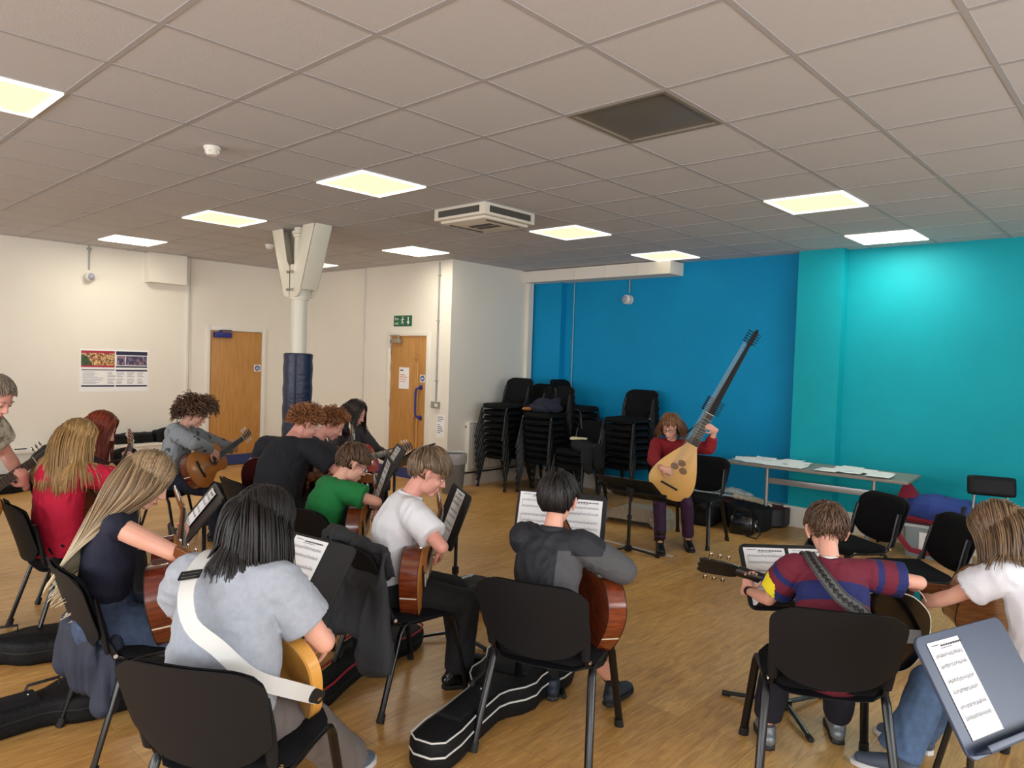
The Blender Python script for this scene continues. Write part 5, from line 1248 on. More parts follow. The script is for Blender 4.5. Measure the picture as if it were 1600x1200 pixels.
# B: long-haired blonde player
x, y, ya = .05, -.28, -20
PP, Wg = gk((.17, -.07, .67), (.08, .90, .42), (.93, -.30, .10), x, y, ya)
PP.update(lean=(2, 6, 12, 24), px=-.12, head=(36, -6, 0), sw=.158, shirt=dict(mat=mat('navy_ribbed_top', srgb(18, 22, 44), .85, bump=.3, bscale=200), sleeve=.03, loose=.008, fold=.004, hem=.13, label='navy sleeveless crop top'), trousers=dict(mat=mat('blue_denim', srgb(58, 76, 104), .85, var=.25, vscale=30, bump=.3, bscale=400), loose=.026, rise=.10, flare=.02, fold=.006),
          shoes=dict(mat=SOLE, sole=SOLE), Lf=(.40, .14, 0, 5), Rf=(.42, -.14, 0, -5), hair=dict(mat=H_OMBRE, style='long', n=3000, len=.62, width=.0044, layer=.010, lift=.02, grav=.34, step=.026, wob=.06, low=-.5, hang=(-.46, .03, -1), cs=.78, gather=((-.07, -.07, 1.0), (-.33, -.07, .72), .070), lenf=lambda d: .52 + .10 * d.z))
B_ = person('person with very long blonde hair and navy sleeveless top playing guitar', x, y, ya, PP, s=.93, seed=2, vox=.0045)
guitar('classical_guitar', 'dark rosewood classical guitar held by the long-haired blonde player', Wg, scale=.98, side=M_ROSE)

# C: red hoodie
x, y, ya = .24, 1.30, 14
PP, Wg = gk((.24, -.04, .70), (.10, .85, .50), (.93, -.1, .3), x, y, ya)
PP.update(lean=(0, 3, 8, 12), px=-.08, head=(24, -30, 0), sw=.16, shirt=dict(name='hoodie', mat=mat('crimson_hoodie', srgb(196, 20, 58), .85, bump=.2, bscale=200), sleeve=1.92, loose=.026, fold=.009, hood=True, hem=-.05), trousers=dict(mat=black, loose=.014), shoes=dict(mat=BSOLE, sole=BSOLE),
          hair=dict(mat=H_BLOND, style='long', n=1200, len=.42, width=.004, layer=.010, lift=.02, grav=.34, step=.026, wob=.05, low=-.5, lenf=lambda d: .36 + .08 * d.z))
person('person in a crimson hoodie with long dark-blonde hair, seen from behind at left', x, y, ya, PP, s=.91, seed=3, vox=.0055)
guitar('classical_guitar', 'guitar on the lap of the player in the crimson hoodie, mostly hidden by the body', Wg, scale=.95, side=M_MAHOG)

# C2: auburn hair
x, y, ya = .44, 1.98, -28
PP, Wg = gk((.24, -.03, .68), (.10, .80, .55), (.93, -.1, .3), x, y, ya)
PP.update(lean=(8, 16, 24, 28), head=(30, 0, 0), sw=.15, shirt=dict(mat=mat('dark_brown_jersey', srgb(44, 30, 30), .9), sleeve=1.9, loose=.016, fold=.006), trousers=dict(mat=black, loose=.014), shoes=dict(mat=BSOLE, sole=BSOLE),
          hair=dict(mat=H_RED, style='long', n=900, len=.40, width=.004, layer=.010, lift=.02, grav=.3, step=.026, wob=.06, low=-.5, lenf=lambda d: .32 + .08 * d.z))
person('person with auburn hair in a dark brown top behind the crimson hoodie', x, y, ya, PP, s=.95, seed=4, vox=.0065)
guitar('classical_guitar', 'guitar of the auburn-haired player, mostly hidden behind the blonde player', Wg, scale=.95, side=M_MAHOG, top=M_SPRUCE)

# D: curly hair grey hoodie
x, y, ya = 1.60, 3.00, -34
PP, Wg = gk((.25, -.14, .69), (.46, .78, .36), (.85, -.45, .35), x, y, ya)
dmat = mat('grey_hoodie_palm_print', srgb(140, 146, 152), .9, var=.3, vscale=16, col2=srgb(60, 68, 70))
for n_ in dmat.node_tree.nodes:
    if n_.type == 'VALTORGB': n_.color_ramp.elements[0].position = .56; n_.color_ramp.elements[1].position = .66
PP.update(lean=(4, 10, 18, 26), head=(30, -4, 0), sw=.152, shirt=dict(name='hoodie', mat=dmat, sleeve=1.9, loose=.026, fold=.008, hood=True, hem=-.04), trousers=dict(mat=mat('dark_blue_jeans', srgb(24, 32, 52), .85), loose=.018), shoes=dict(mat=BSOLE, sole=BSOLE), Lf=(.50, .22, 0, 10), Rf=(.34, -.14, 0, -4),
          hair=dict(mat=H_CURLB, style='curly', n=520, len=.13, width=.006, layer=.03, lift=.8, grav=.16, step=.012, curl=.011, freq=1.1, low=-.5))
person('person with curly brown hair in a grey patterned hoodie playing guitar by the left door', x, y, ya, PP, s=.92, seed=5, vox=.006)
guitar('classical_guitar', 'cedar-topped classical guitar held by the curly-haired player in the grey hoodie', Wg, scale=.92, side=M_ROSE)

# K: man in the black T-shirt, left-handed hold
x, y, ya = 1.55, 1.15, 26
PP, Wg = gk((.20, .16, .78), (.26, -.95, .03), (.90, .25, .25), x, y, ya, left_handed=True)
PP.update(lean=(10, 20, 34, 52), head=(30, -36, 0), sw=.19, shirt=dict(mat=mat('black_tshirt', srgb(18, 20, 28), .9), sleeve=.62, loose=.024, fold=.006, hem=-.03), trousers=dict(mat=black, loose=.02), shoes=dict(mat=BSOLE, sole=BSOLE),
          hair=dict(mat=H_COPPER, style='curly', n=800, len=.055, width=.005, layer=.016, lift=.5, grav=.08, step=.010, curl=.009, freq=1.0, low=-.32), Lpole=(-.8, 1, .2), Rpole=(.2, -1, -.8))
person('man with curly copper hair in a black T-shirt leaning forward', x, y, ya, PP, s=1.08, seed=6, vox=.0055, skin=SK_B)
guitar('classical_guitar', 'dark maroon guitar under the left elbow of the man in black', Wg, scale=1.0, side=mat('dark_maroon_gloss', srgb(58, 22, 22), .2, coat=.6), top=M_CEDAR)

# second copper head
x, y, ya = 2.07, 1.66, -42
PP, Wg = gk((.25, -.02, .74), (.10, .84, .42), (.93, -.1, .3), x, y, ya)
PP.update(lean=(10, 18, 28, 36), head=(36, 0, 0), sw=.155, shirt=dict(mat=mat('charcoal_top', srgb(48, 48, 54), .9), sleeve=1.9, loose=.016), trousers=dict(mat=black, loose=.014), shoes=dict(mat=BSOLE, sole=BSOLE),
          hair=dict(mat=H_COPPER, style='curly', n=700, len=.055, width=.005, layer=.014, lift=.5, grav=.10, step=.012, curl=.010, freq=1.0, low=-.4))
person('person with copper curls bent over a guitar behind the man in black', x, y, ya, PP, s=.97, seed=7, vox=.0065, skin=SK_B)
guitar('classical_guitar', 'brown guitar with cream edging between the man in black and the red guitar', Wg, scale=1.0, side=M_MAHOG, top=mat('brown_cedar_top', srgb(132, 66, 32), .3, coat=.4))

# red guitar player
x, y, ya = 2.82, 2.20, -88
PP, Wg = gk((.24, -.06, .72), (-.02, .96, .16), (.90, 0, .45), x, y, ya)
PP.update(lean=(4, 8, 14, 20), head=(28, 26, 0), sw=.15, shirt=dict(mat=mat('dark_grey_cardigan', srgb(58, 54, 56), .9), sleeve=1.9, loose=.018), trousers=dict(mat=black, loose=.014), shoes=dict(mat=BSOLE, sole=BSOLE),
          hair=dict(mat=H_DARK, style='bob', n=700, len=.34, width=.0045, layer=.008, lift=.02, grav=.3, step=.024, wob=.03, low=-.5, lenf=lambda d: .24 + .08 * d.z))
person('person with dark centre-parted hair and grey cardigan playing a red guitar', x, y, ya, PP, s=.96, seed=8, vox=.006)
guitar('classical_guitar', 'glossy red-orange guitar with its dark headstock pointing right', Wg, scale=1.0, side=M_RED, top=M_RED)

# green child
x, y, ya = 1.40, .24, -6
PP, Wg = gk((.17, -.10, .64), (.57, .70, .26), (.80, -.60, .0), x, y, ya, k=.85)
PP.update(lean=(6, 16, 30, 40), head=(30, -12, 0), px=-.10, sw=.155, shirt=dict(mat=mat('bright_green_tshirt', srgb(20, 122, 58), .85, bump=.2, bscale=200), sleeve=.62, loose=.024, fold=.007, hem=-.04), trousers=dict(mat=navy, loose=.016), shoes=dict(mat=BSOLE, sole=BSOLE), glasses=M_RUB, Lf=(.36, .12, 0, 0), Rf=(.36, -.12, 0, 0),
          hair=mk(SHORT, mat=H_BROWN, len=.075, lenf=lambda d: .06 + .03 * max(0, d.z), layer=.014, low=-.42, grav=.2))
PP['seat'] = .47
person('child in a bright green T-shirt and glasses bent over a guitar', x, y, ya, PP, s=.80, seed=9, vox=.0055)
guitar('classical_guitar', 'reddish guitar held upright by the child in green', Wg, scale=.88, side=M_MAHOG)

# E: white shirt boy
x, y, ya = 1.20, -.72, -30
PP, Wg = gk((.10, -.09, .64), (.30, .82, .34), (.93, -.30, .0), x, y, ya)
PP.update(lean=(4, 12, 22, 28), px=-.08, head=(28, -4, 0), sw=.152, shirt=dict(mat=mat('white_school_shirt', srgb(222, 222, 226), .8, bump=.1, bscale=200), sleeve=.70, loose=.022, fold=.008, collar=mat('white_collar', srgb(228, 228, 232), .8), collar_fat=.008, fst=(1, 1, .8), hem=-.02), trousers=dict(mat=mat('black_school_trousers', srgb(13, 14, 18), .8), loose=.020, flare=.004), shoes=dict(mat=mat('black_leather_shoe', srgb(16, 16, 20), .25), sole=BSOLE), Lf=(.36, .16, 0, 0), Rf=(.29, -.07, 0, 2),
          hair=mk(SHORT, mat=H_MOUSE, len=.10, lenf=lambda d: .075 + .04 * max(0, d.z), layer=.014, low=-.28, grav=.22)) 
person('boy in a white short-sleeved shirt and black trousers playing guitar in profile', x, y, ya, PP, s=.91, seed=10, vox=.0045, skin=SK_B)
guitar('classical_guitar', 'mahogany-sided guitar held upright by the boy in the white shirt', Wg, scale=.96, side=M_MAHOG)

# F: black and grey jacket
x, y, ya = 1.38, -1.57, 20
PP, Wg = gk((.17, -.17, .63), (.62, .58, .50), (.80, -.58, .0), x, y, ya)
jm = [mat('black_softshell', srgb(26, 28, 36), .7, bump=.15, bscale=200), mat('grey_fleece_panel', srgb(78, 78, 80), .9, bump=.2, bscale=200)]
def jp(c, I):
    a, e, w = I['arms'][1]
    if c.y < a.y + .012:
        u = (e - a); 
        return 0 if (c.z > a.z - .03 and (c - a).length < .12) else 1
    d = c.y - a.y
    return 1 if (.012 <= d < .065 and c.z < I['che'].z + .08) else 0
PP.update(lean=(2, 6, 14, 20), px=-.08, Rpole=(-.1, -1, -.3), head=(18, 4, 0), sw=.155, shirt=dict(name='jacket', mat=jm, sleeve=1.92, loose=.026, fold=.010, vox=.0048, paint=jp, collar=jm[0], collar_fat=.014, hem=-.05), trousers=dict(mat=mat('black_shorts', srgb(20, 20, 24), .85), loose=.02, end=.12), shoes=dict(mat=mat('dark_navy_trainer', srgb(30, 38, 52), .6, var=.5, vscale=25), sole=BSOLE, laces=M_GREY), Lf=(.40, .12, 0, 20), Rf=(.46, -.20, 0, -12), socks=mat('black_socks', srgb(16, 16, 20), .9), heelup=(0, 0),
          hair=mk(SHORT, mat=H_BLACK, len=.08, lenf=lambda d: .09 + .09 * max(0, -d.x), layer=.014, low=-.62, grav=.22))
person('person with short black hair in a black and grey jacket, back to the camera', x, y, ya, PP, s=.82, hs=.95, seed=11, vox=.0045)
guitar('classical_guitar', 'glossy red-brown guitar sticking out to the right of the black and grey jacket', Wg, scale=1.0, side=M_MAHOG)

# G: striped shirt
x, y, ya = 2.04, -2.555, 31
PP, Wg = gk((.20, -.19, .64), (.12, .96, .20), (.93, -.12, .25), x, y, ya, fret=.50, dy=.065)
gm = [mat('maroon_jersey', srgb(104, 22, 44), .85, bump=.2, bscale=200), mat('navy_stripe_jersey', srgb(26, 34, 92), .85, bump=.2, bscale=200), mat('yellow_sleeve_badge', srgb(232, 214, 30), .7)]
def gp(c, I):
    for i, (a, e, w) in enumerate(I['arms']):
        u = (e - a); L_ = u.length; u = u / L_; q = (c - a).dot(u) / L_; r_ = ((c - a) - u * (c - a).dot(u)).length
        if q > .08 and r_ < .09 and abs(c.y) > abs(a.y) - .0:
            dd = c - (a + u * L_ * .50)
            if i == 0 and abs(dd.dot(u)) < .030 and (c - a).normalized().cross(u).x != 0 and dd.x < -.01 and dd.y > .036 : return 2
            return 1 if q > .46 or .10 < q < .22 else 0
    z = (I['nb'] - c).dot((I['nb'] - I['che']).normalized())
    return 1 if (.105 < z < .185 or .26 < z < .34 or .42 < z < .49) else 0
PP.update(lean=(10, 22, 32, 30), px=-.14, head=(26, 0, 0), sw=.188, shirt=dict(mat=gm, sleeve=.66, loose=.026, fold=.005, vox=.0052, paint=gp, collar=mat('white_rugby_collar', srgb(215, 212, 208), .8), collar_fat=.009, hem=-.06, label='maroon and navy striped shirt with white collar'), trousers=dict(mat=mat('navy_shorts', srgb(16, 18, 34), .85), loose=.02, end=.90, flare=-.004), shoes=dict(mat=mat('silver_grey_trainer', srgb(122, 128, 132), .4, .4, var=.3, vscale=14), sole=BSOLE, laces=M_GREY), Lf=(.16, .20, 0, 0), Rf=(.30, -.13, 0, -5), watch=M_RUB,
          hair=mk(SHORT, mat=H_BROWN, len=.06, n=950, lift=.35, grav=.12, low=-.40, layer=.012))
PP['Rpole'] = (-.5, -1, .2); PP['Rw'] = (.18, -.35, .76); PP['Lpole'] = (-.3, .1, -1)
G_ = person('person in a maroon and navy striped shirt with a patterned guitar strap', x, y, ya, PP, s=.775, hs=.94, seed=12, vox=.0045)
g = guitar('acoustic_guitar', 'glossy black acoustic guitar with cream edging held by the striped-shirt player', Wg, outline=DREAD, side=M_BLKG, top=M_BLKG, binding=M_BIND, scale=1.0, depth=.11, neck=mat('black_neck', srgb(14, 13, 14), .3), flathead=True)
pm_ = mat('grey_patterned_strap', srgb(92, 92, 90), .8); nt_ = pm_.node_tree
so, P2, U2, wi = back_strap(G_, Wg, g, (-.25, 0, -.05), 0, .055, pm_, k=.94, off=.178)
q = MB()
for i in range(8, len(P2) - 8):
    for h_ in (0, .5):
        c_ = lerp(P2[i], P2[i + 1], h_); f_ = frame(wi @ (c_ + U2[i].normalized() * .0045), wi.to_3x3() @ (P2[i + 1] - P2[i]), wi.to_3x3() @ U2[i])
        if int(i * 2 + h_ * 2) % 2 == 0:
            for sgn in (1, -1):
                q.box((-.016, sgn * .0005, -.0005), (.016, sgn * .0035, .001), f_ @ M.Rotation(R(sgn * 40), 4, 'Z'))
        else: q.cbox((0, 0, 0), (.010, .010, .0015), f_ @ M.Rotation(R(45), 4, 'Z'))
        q.cbox((0, .023, 0), (.022, .002, .001), f_); q.cbox((0, -.023, 0), (.022, .002, .001), f_)
obj('strap_pattern', q, M_RUB, so)

# H: white tee right edge
x, y, ya = 2.48, -3.21, 60
PP, Wg = gk((.27, -.15, .73), (.20, .97, .08), (.92, -.18, .30), x, y, ya, fret=.42)
PP.update(lean=(4, 12, 22, 36), px=-.08, head=(40, 34, 0), sw=.165, shirt=dict(mat=mat('white_cotton_tshirt', srgb(218, 218, 224), .85, bump=.2, bscale=200), sleeve=.66, loose=.022, fold=.005, hem=-.03), trousers=dict(mat=mat('light_denim', srgb(72, 96, 128), .85, var=.2, vscale=30), loose=.026, flare=.016), shoes=dict(mat=mat('blue_grey_trainer', srgb(72, 80, 96), .7), sole=SOLE), Lf=(.22, .42, 0, 40), Rf=(.38, .16, 0, 20), Lk=(.8, .5, 1), Rk=(1, .3, 1),
          hair=dict(mat=H_BOB, style='bob', n=2200, len=.28, width=.0034, layer=.012, lift=.03, grav=.3, step=.02, wob=.10, low=-.5, lenf=lambda d: .20 + .08 * d.z))
person('person with wavy light-brown hair and white T-shirt at the right edge, bent over a guitar', x, y, ya, PP, s=.85, hs=.97, seed=13, vox=.0045)
guitar('acoustic_guitar', 'natural brown acoustic guitar held by the player in the white T-shirt', Wg, side=wood('walnut_gloss', srgb(120, 72, 36), srgb(150, 98, 54)), top=M_SPRUCE, flathead=True)

# theorbo player
x, y, ya = 5.06, -.01, 206
Wl = W_of(x, y, ya); nW = V((.315, -.335, .89)).normalized(); tW = V((-.75, -.60, .12))
TF = frame((4.83, -.215, .735), nW, tW)
th_ = theorbo('long-necked theorbo with pale pear-shaped soundboard and three carved roses', TF); th_.scale = (.84, 1.06, .9); TF = TF @ M.Diagonal((.84, 1.06, .9, 1))
Li = Wl.inverted(); cv = lambda p: Li @ (TF @ V(p)); dv = lambda p: (Li.to_3x3() @ (TF.to_3x3() @ V(p))).normalized()
PP = dict(lean=(4, 6, 10, 14), head=(22, -14, 0), sw=.165, Lw=cv((.60, -.11, -.02)), Ld=dv((-.1, .85, .35)), Ln=dv((0, .3, -.9)), Lh=dict(curl=(35, 45, 30)), Lpole=(.2, 1, -1), Rw=cv((-.06, .13, .05)), Rd=dv((.15, -1, -.1)), Rn=dv((0, 0, -1)), Rh=dict(curl=(25, 35, 25)), Rpole=(-.2, -1, -.4),
          shirt=dict(name='jumper', mat=mat('crimson_jumper', srgb(140, 22, 34), .85, bump=.3, bscale=120), sleeve=1.60, loose=.022, fold=.006, hem=-.03), trousers=dict(mat=mat('purple_trousers', srgb(54, 22, 58), .8), loose=.008, end=.92), shoes=dict(mat=mat('black_ankle_boot', srgb(16, 14, 18), .3), sole=BSOLE, top=.19), Lf=(.22, .20, 0, 14), Rf=(.44, -.04, 0, 10), glasses=mat('dark_red_frames', srgb(36, 10, 14), .4),
          hair=dict(mat=H_LADY, style='bob', n=800, len=.22, width=.0045, layer=.012, lift=.05, grav=.28, step=.02, bangs=True, face=.30, low=-.45, lenf=lambda d: (.045 if d.z < .75 else .10) if d.x > .2 else .17 + .05 * d.z))
L_ = person('woman with a chestnut bob and glasses in a crimson jumper playing a theorbo', x, y, ya, PP, s=.87, hs=1.02, seed=14, vox=.0055)

q_ = L_['W']; nbw = q_ @ L_['nb']; shw = q_ @ L_['arms'][0][0]; pts_ = [nbw + V((.06, .0, -.02)), lerp(nbw, shw, .35) + V((.0, 0, .045)), lerp(lerp(nbw, shw, .35), TF @ V((.60, .03, -.05)), .5) + V((0, 0, .01)), TF @ V((.60, .03, -.045))]
strap(th_, [TF.inverted() @ p for p in pts_], .022, M_RUB, [TF.to_3x3().inverted() @ V((-.5, -.5, .6))] * 4)
# man at the left edge
x, y, ya = -.50, 1.42, -38
PP, Wg = gk((.30, -.14, .80), (.25, .80, .35), (.85, -.1, .4), x, y, ya)
PP.update(pel=(0, 0, .88), lean=(24, 34, 44, 50), head=(34, -14, 0), sw=.19, shirt=dict(mat=mat('cream_print_shirt', srgb(206, 196, 172), .85, var=.4, vscale=26, col2=srgb(60, 56, 50)), sleeve=.6, loose=.03, fold=.008), trousers=dict(mat=navy, loose=.02), shoes=dict(mat=BSOLE, sole=BSOLE), Lf=(.06, .14, 0, 0), Rf=(-.02, -.14, 0, 0), Lk=(1, 0, .1), Rk=(1, 0, .1),
          hair=mk(SHORT, mat=H_GREY, len=.05, grav=.2, low=-.35, layer=.004, thick=.006, lift=.02))
PP['beard'] = 1
O_ = person('bearded older man with tied-back grey-brown hair leaning in at the left edge', x, y, ya, PP, s=1.02, seed=15, vox=.006, skin=SK_B)
q = MB(); rnd = random.Random(3)
for k in range(160):
    a = rnd.uniform(-1.3, 1.3); p = V((.060 * math.cos(a) + .025, .050 * math.sin(a), -.085 - rnd.uniform(0, .03))); q.tube([O_['HM'] @ p, O_['HM'] @ (p + V((.014 * math.cos(a), .01 * math.sin(a), -.025)))], [.004, .001], 5)
obj('beard', q, H_GREY, O_['t'])
guitar('acoustic_guitar', 'dark guitar of the bearded man, its headstock entering from the left edge', Wg, side=M_ROSE, flathead=True, headm=M_FING)
# ---- bags and cases
gig_bag('black padded guitar bag with neck pocket lying below the blonde player\'s chair', (.42, .12, .0), V((-.74, -.02, 0)) , V((0, 0, 1)), thick=.13, k=1.08)
gig_bag('black guitar bag end coming in from the left edge behind the blonde player', (.36, .80, .0), V((-.88, .30, 0)), V((0, 0, 1)), thick=.13, k=1.0, pocket=False)
gig_bag('black guitar bag with white piping collapsed beside the front centre chair', (1.95, -1.06, .0), V((-1.0, -.30, 0)), V((0, 0, 1)), thick=.15, k=1.18, piping=M_PIPE)
gig_bag('black bag with a white script logo on the floor right of the boy in white', (2.36, .14, .0), V((.22, -1, 0)), V((0, 0, 1)), thick=.14, k=.95, logo=True, pocket=False)
t = gig_bag('black bag with a red lining lying under the coat-draped chair', (1.62, -.18, .0), V((-.9, -.45, 0)), V((0, 0, 1)), thick=.11, k=1.0, pocket=False)
obj('red_lining', MB().tube([(x_ * 1.0, y_ * .97, .112) for x_, y_ in gig_outline(1.0)], .006, 6), mat('red_lining', srgb(150, 22, 40), .7), t)
gig_bag('black hard guitar case lying against the ledge at the far left', (.55, 6.25, .0), V((1, .05, 0)), V((0, -.35, 1)), thick=.16, k=1.05, pocket=False, name='guitar_case')
# orange headstock guitar in the left background
chair(-.42, 2.66, 10, 'chair cut off by the left edge with a guitar laid on its seat')
Wg = frame((-.30, 2.73, .555), (.88, .30, .22), (-.2, -.2, 1)); guitar('electric_guitar', 'guitar with an orange headstock lying at the far left behind the crimson hoodie', Wg, outline=SOLID, solid=True, depth=.045, side=M_BLKG, top=M_BLKG, neck=mat('orange_maple', srgb(206, 98, 24), .35), headm=mat('orange_maple', srgb(206, 98, 24), .35), group='resting guitars')
t = soft_bag('bag', 'flat black bag on the wall ledge right of the auburn head', (2.45, YL - .13, .436), (.62, .22, .15), 2, M_BAG, 'bag', seed=2)
t = soft_bag('bag', 'crumpled black bag at the right end of the wall ledge', (2.86, YL - .13, .436), (.32, .22, .19), 10, M_BAG, 'bag', seed=5, lumps=8)
t = soft_bag('bag', 'small black case on the wall ledge left of the crimson hoodie', (1.66, YL - .13, .436), (.34, .2, .09), 0, M_BAG, 'bag', seed=9)
t = thing('pen', 'dark pen lying on the white ledge', 'pen', (1.18, YL - .14, .443), 8); obj('barrel', MB().tube([(-.06, 0, 0), (.06, 0, 0)], .006, 8), M_RUB, t); obj('cap', MB().tube([(.03, 0, 0), (.07, 0, 0)], .007, 8), M_NAVY, t)
# footstool box by the curly player
t = thing('footstool', 'navy black padded box at the feet of the curly-haired player', 'footstool', (1.98, 2.62, 0), -36)
obj('cushion', MB().cbox((0, 0, .10), (.46, .28, .10)), navy, t, bevel=.02); obj('base', MB().cbox((0, 0, .03), (.42, .24, .04)), M_RUB, t)
# coats
def coatE(t, c):
    q = MB()
    for k in range(2): q.lathe([(.010, 0), (.008, .004)], 12, M4=M.Translation(V((.86, -1.02, .22 + .03 * k)) - c) @ M.Rotation(-PI / 2, 4, 'Y'))
    obj('snap_button', q, M_GREY, t)
chd = mat('charcoal_coat_cloth', srgb(40, 42, 46), .8, bump=.2, bscale=150)
cE = coat('draped_coat', 'long charcoal coat draped over the back of the white-shirted boy\'s chair', [
    ([(.90, -.70, .78), (.87, -.70, .58), (.85, -.72, .40)], [.23, .26, .25], .17, (1, 0, 0)), ([(.91, -.48, .805), (.91, -.94, .79)], [.045, .04], .8, (0, 0, 1)),
    ([(.97, -.70, .78), (1.0, -.70, .66)], [.20, .21], .16, (1, 0, 0)), ([(.90, -.90, .76), (.84, -.96, .50), (.83, -.98, .30)], [.06, .11, .13], .45, (1, 0, 0)), ([(.86, -.50, .74), (.82, -.47, .48), (.80, -.46, .34)], [.055, .06, .055], .8, (1, 0, 0))], chd, seed=2, fold=.022)
coat('draped_jacket', 'navy jacket with snap buttons hanging below the blonde player\'s chair back', [
    ([(-.15, -.22, .50), (-.15, -.24, .38), (-.14, -.26, .27)], [.19, .20, .15], .15, (1, 0, 0)), ([(-.13, -.06, .50), (-.15, -.04, .30)], [.05, .06], .6, (1, 0, 0)), ([(-.08, -.42, .50), (-.12, -.44, .24)], [.05, .07], .6, (1, 0, 0)), ([(-.10, -.25, .46), (.06, -.27, .48)], [.19, .17], .12, (0, 0, 1))], mat('navy_jacket_cloth', srgb(34, 42, 60), .75, bump=.2, bscale=150), seed=5, fold=.018)
for k, (p) in enumerate([(-.175, -.02, .33), (-.18, -.28, .30)]):
    pass
coat('folded_coat', 'dark navy coat bundled on the second chair stack', [([(5.95, 2.18, 1.12), (6.0, 2.45, 1.15), (6.05, 2.62, 1.11)], [.09, .13, .08], .6, (0, 0, 1)), ([(5.86, 2.25, 1.10), (5.92, 2.55, 1.11)], [.06, .07], .6, (0, 0, 1)), ([(6.12, 2.3, 1.22), (6.02, 2.3, 1.14)], [.07, .09], .6, (0, 0, 1))], navy, seed=3, fold=.02)
coat('tan_hat', 'small tan brown garment lying beside the navy coat on the second stack', [([(5.84, 2.64, 1.085), (5.86, 2.54, 1.09)], [.045, .05], .5, (0, 0, 1))], mat('tan_suede', srgb(150, 98, 46), .9), cat='garment', seed=6, fold=.006, voxel=.007)
coat('folded_jacket', 'black jacket lying over the low stack of three chairs', [([(5.88, 1.66, .66), (6.0, 1.80, .69), (6.08, 1.92, .67)], [.10, .14, .09], .5, (0, 0, 1)), ([(5.86, 1.62, .64), (5.80, 1.58, .50), (5.82, 1.56, .40)], [.09, .08, .05], .6, (1, 0, 0)), ([(6.0, 1.60, .66), (6.0, 1.54, .46)], [.10, .08], .5, (0, 1, 0))], black, seed=7, fold=.02)
coat('folded_cloth', 'small cream cloth on top of the black jacket', [([(5.93, 1.90, .765), (5.97, 1.72, .775)], [.045, .05], .3, (0, 0, 1))], mat('cream_cloth', srgb(214, 206, 168), .85), cat='cloth', seed=8, fold=.008, voxel=.007)
# bags near the theorbo player
t = soft_bag('duffel_bag', 'large soft black bag on the floor behind the theorbo player', (6.10, .16, 0), (.50, .40, .34), 10, M_BAG, 'bag', seed=11, lumps=6)
t = thing('instrument_case', 'open black theorbo case with maroon lining along the blue wall', 'case', (6.62, .05, 0), 86)
P_ = [(-.62, 0), (-.60, .10), (-.48, .22), (-.28, .26), (-.05, .22), (.2, .14), (.5, .09), (.95, .07), (.98, 0)]
o_ = smooth_outline(P_); obj('case_shell', MB().prism(o_[::-1], [(.0, .03), (.03, 0), (.20, 0), (.20, .02), (.10, .03)]), mat('black_case_vinyl', srgb(18, 18, 22), .5, bump=.2), t)
obj('lining', MB().prism(o_[::-1], [(.08, .02), (.195, .022)]), mat('maroon_plush', srgb(92, 22, 34), .95), t)
coat('scarf', 'pale scarf spilling over the open maroon-lined case', [([(6.56, .02, .26), (6.55, -.22, .25), (6.48, -.40, .23)], [.05, .06, .04], .5, (0, 0, 1))], mat('cream_scarf', srgb(206, 196, 170), .9), cat='scarf', seed=12, fold=.012, voxel=.008)
coat('plastic_bag', 'crumpled clear plastic bag lying on the open case by the blue wall', [([(6.64, .34, .28), (6.66, .10, .30), (6.64, -.12, .28)], [.06, .08, .05], .5, (0, 0, 1))], mat('crinkled_clear_plastic', srgb(190, 200, 200), .2), cat='bag', seed=13, fold=.02, voxel=.009)
t = soft_bag('duffel_bag', 'black open-topped holdall left of the table leg', (6.22, -.30, 0), (.36, .50, .30), 0, M_BAG2, 'bag', seed=14)
t = thing('handbag', 'small shiny black leather handbag with chrome rings in front of the holdall', 'handbag', (5.93, -.36, 0), 196)
b = MB(); b.prism(rrect(.15, .26, .06), [(.0, .02), (.02, 0), (.14, .006), (.19, .03)]); b.ell((0, 0, .17), (.06, .11, .04))
obj('bag_body', b, mat('black_patent_leather', srgb(18, 18, 24), .22), t, smooth=60); obj('handle', MB().tube([(0, -.10, .16), (.04, -.07, .25), (.05, .0, .28), (.04, .07, .25), (0, .10, .16)], .009, 8, flat=.6), M_RUB, t)
obj('shoulder_strap', MB().tube([(.02, .13, .16), (.14, .2, .05), (.20, .17, .012), (.14, .08, .012), (.10, .02, .03)], .009, 8, flat=.5), M_RUB, t)
for s_ in (-1, 1): obj('ring', MB().tube([(.078, s_ * .09 + .014 * math.cos(a), .17 + .014 * math.sin(a)) for a in [2 * PI * k / 12 for k in range(13)]], .003, 6, cap=False), M_CHROME, t)
# curved plinth / grey shell object left of the slatted stand
t = thing('plastic_step', 'low grey moulded plastic step on the floor left of the theorbo player', 'step', (5.42, .62, 0), 100)
b = MB(); o_ = [(-.42, 0), (-.42, .12), (-.34, .20), (.10, .20), (.30, .10), (.42, .09), (.42, 0), (.30, 0), (.24, .06), (-.22, .06), (-.28, 0)]
b.prism(o_[::-1], [(-.14, .004), (-.13, 0), (.13, 0), (.14, .004)], M(((1, 0, 0, 0), (0, 0, 1, 0), (0, 1, 0, 0), (0, 0, 0, 1)))); obj('step_body', b, mat('mottled_grey_plastic', srgb(150, 142, 128), .5, var=.15, vscale=30), t)
for s_ in (-1, 1): obj('knob', MB().ell((-.30 + .05 * s_, .145, .10), .014), M_CHROME, t)
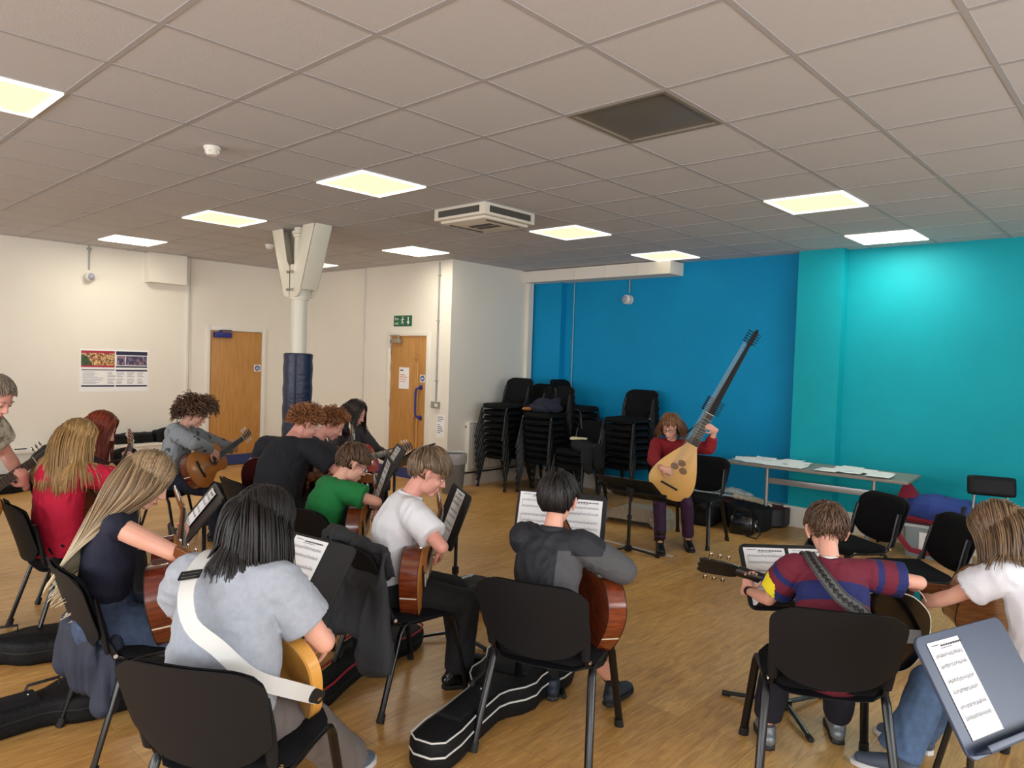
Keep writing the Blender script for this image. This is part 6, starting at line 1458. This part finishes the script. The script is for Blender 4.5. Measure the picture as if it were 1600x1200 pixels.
# storage box and blue bag under the table's right end
t = thing('storage_box', 'clear plastic storage box with a printed label under the blue bag', 'storage box', (6.52, -2.02, 0), 186)
cp = mat('clear_box_plastic', srgb(170, 190, 196), .25, trans=.35)
b = MB(); b.prism(rrect(.36, .56, .04), [(0, .03), (.02, .02), (.30, 0), (.30, .008), (.03, .028)]); obj('box_body', b, cp, t); obj('rim', MB().prism(rrect(.39, .59, .04), [(.285, .003), (.288, 0), (.312, 0), (.315, .003)]), mat('frosted_rim', srgb(186, 196, 200), .4), t)
lb = obj('label_sheet', MB().box((.172, -.14, .04), (.176, .16, .26)), M_PAPER, t); q = MB()
for (y0, y1, z) in ((.02, .10, .225), (-.08, .06, .165), (-.10, .09, .13), (-.06, .08, .10), (-.12, .14, .06)): q.box((.1762, y0, z), (.177, y1, z + .012))
obj('printed_lines', q, M_INK, lb)
t = thing('canvas_bag', 'blue canvas bag with maroon pointed end and black straps lying on the storage box', 'bag', (6.42, -2.08, .318), 0)
b = MB(); b.tube([(.0, .34, .12), (.0, .10, .15), (.02, -.2, .14), (.05, -.46, .08)], [.15, .19, .17, .08], 16, flat=.72, up=(0, 0, 1), cap='round')
fuse('bag_body', b, mat('blue_canvas', srgb(38, 62, 136), .8, bump=.3, bscale=120), t, voxel=.012, it=3, fold=.010, fscale=8, seed=4)
b = MB(); b.add([(-.10, .20, .20), (.12, .20, .20), (.12, .42, .14), (-.10, .42, .14), (.0, .33, .42)], [(0, 1, 4), (1, 2, 4), (2, 3, 4), (3, 0, 4), (0, 3, 2, 1)]); mr_ = mat('maroon_canvas', srgb(128, 26, 48), .8, bump=.2)
obj('pointed_flap', b, mr_, t, bevel=.012)
obj('base_panel', MB().tube([(-.02, .34, .05), (0, -.30, .05)], [.15, .12], 14, flat=.35, up=(0, 0, 1), cap='round'), mr_, t)
for yy in (.02, -.16, -.34): obj('strap', MB().tube([(-.19 + abs(yy) * .12, yy, .10), (-.13, yy - .01, .23 - abs(yy) * .10), (.0, yy - .02, .282 - abs(yy) * .20), (.12, yy - .02, .23 - abs(yy) * .1)], .018, 8, flat=.3, up=(-.5, 0, 1)), M_RUB, t)
obj('shoulder_strap', MB().tube([(-.17, .34, .10), (-.22, .36, .0), (-.225, .31, -.12), (-.225, .22, -.22), (-.225, .10, -.23), (-.24, -.05, -.20)], .024, 8, flat=.2, up=(1, 0, 0)), mr_, t)
# white floor marking
struct('trim_6', MB().box((4.55, -.35, .0), (4.60, .75, .0012)), mat('white_floor_tape', srgb(208, 200, 186), .6), smooth=0)
# ---------------------------------------------------------------- light
w = bpy.data.worlds.new('World'); sc.world = w; w.use_nodes = True; bgn = w.node_tree.nodes['Background']
bgn.inputs[0].default_value = (.84, .91, 1, 1); bgn.inputs[1].default_value = 1.4
def area(name, loc, size, rot, power, col):
    l = bpy.data.lights.new(name, 'AREA'); l.shape = 'RECTANGLE'; l.size, l.size_y = size; l.energy = power; l.color = col
    o = bpy.data.objects.new(name, l); o.location = loc; o.rotation_euler = rot; COL.objects.link(o); return o
for k, (a, b) in enumerate([(-3.6, -1.4), (-.6, 1.6), (2.4, 4.8)]): area('daylight_right_%d' % k, ((a + b) / 2, YW - .22, 1.75), (b - a, 1.7), (R(90), 0, 0), 86, (.93, .96, 1))
for k, (a, b) in enumerate([(-5.2, -2.8), (-1.8, .8), (2.0, 4.8)]): area('daylight_rear_%d' % k, (XW - .22, (a + b) / 2, 1.75), (b - a, 1.7), (R(90), 0, R(-90)), 104, (.96, .97, 1))
area('corridor_lamp', (5.95, 4.3, 2.85), (.9, .5), (0, 0, 0), 60, (1, .95, .82))
sc.view_settings.exposure = 0.16
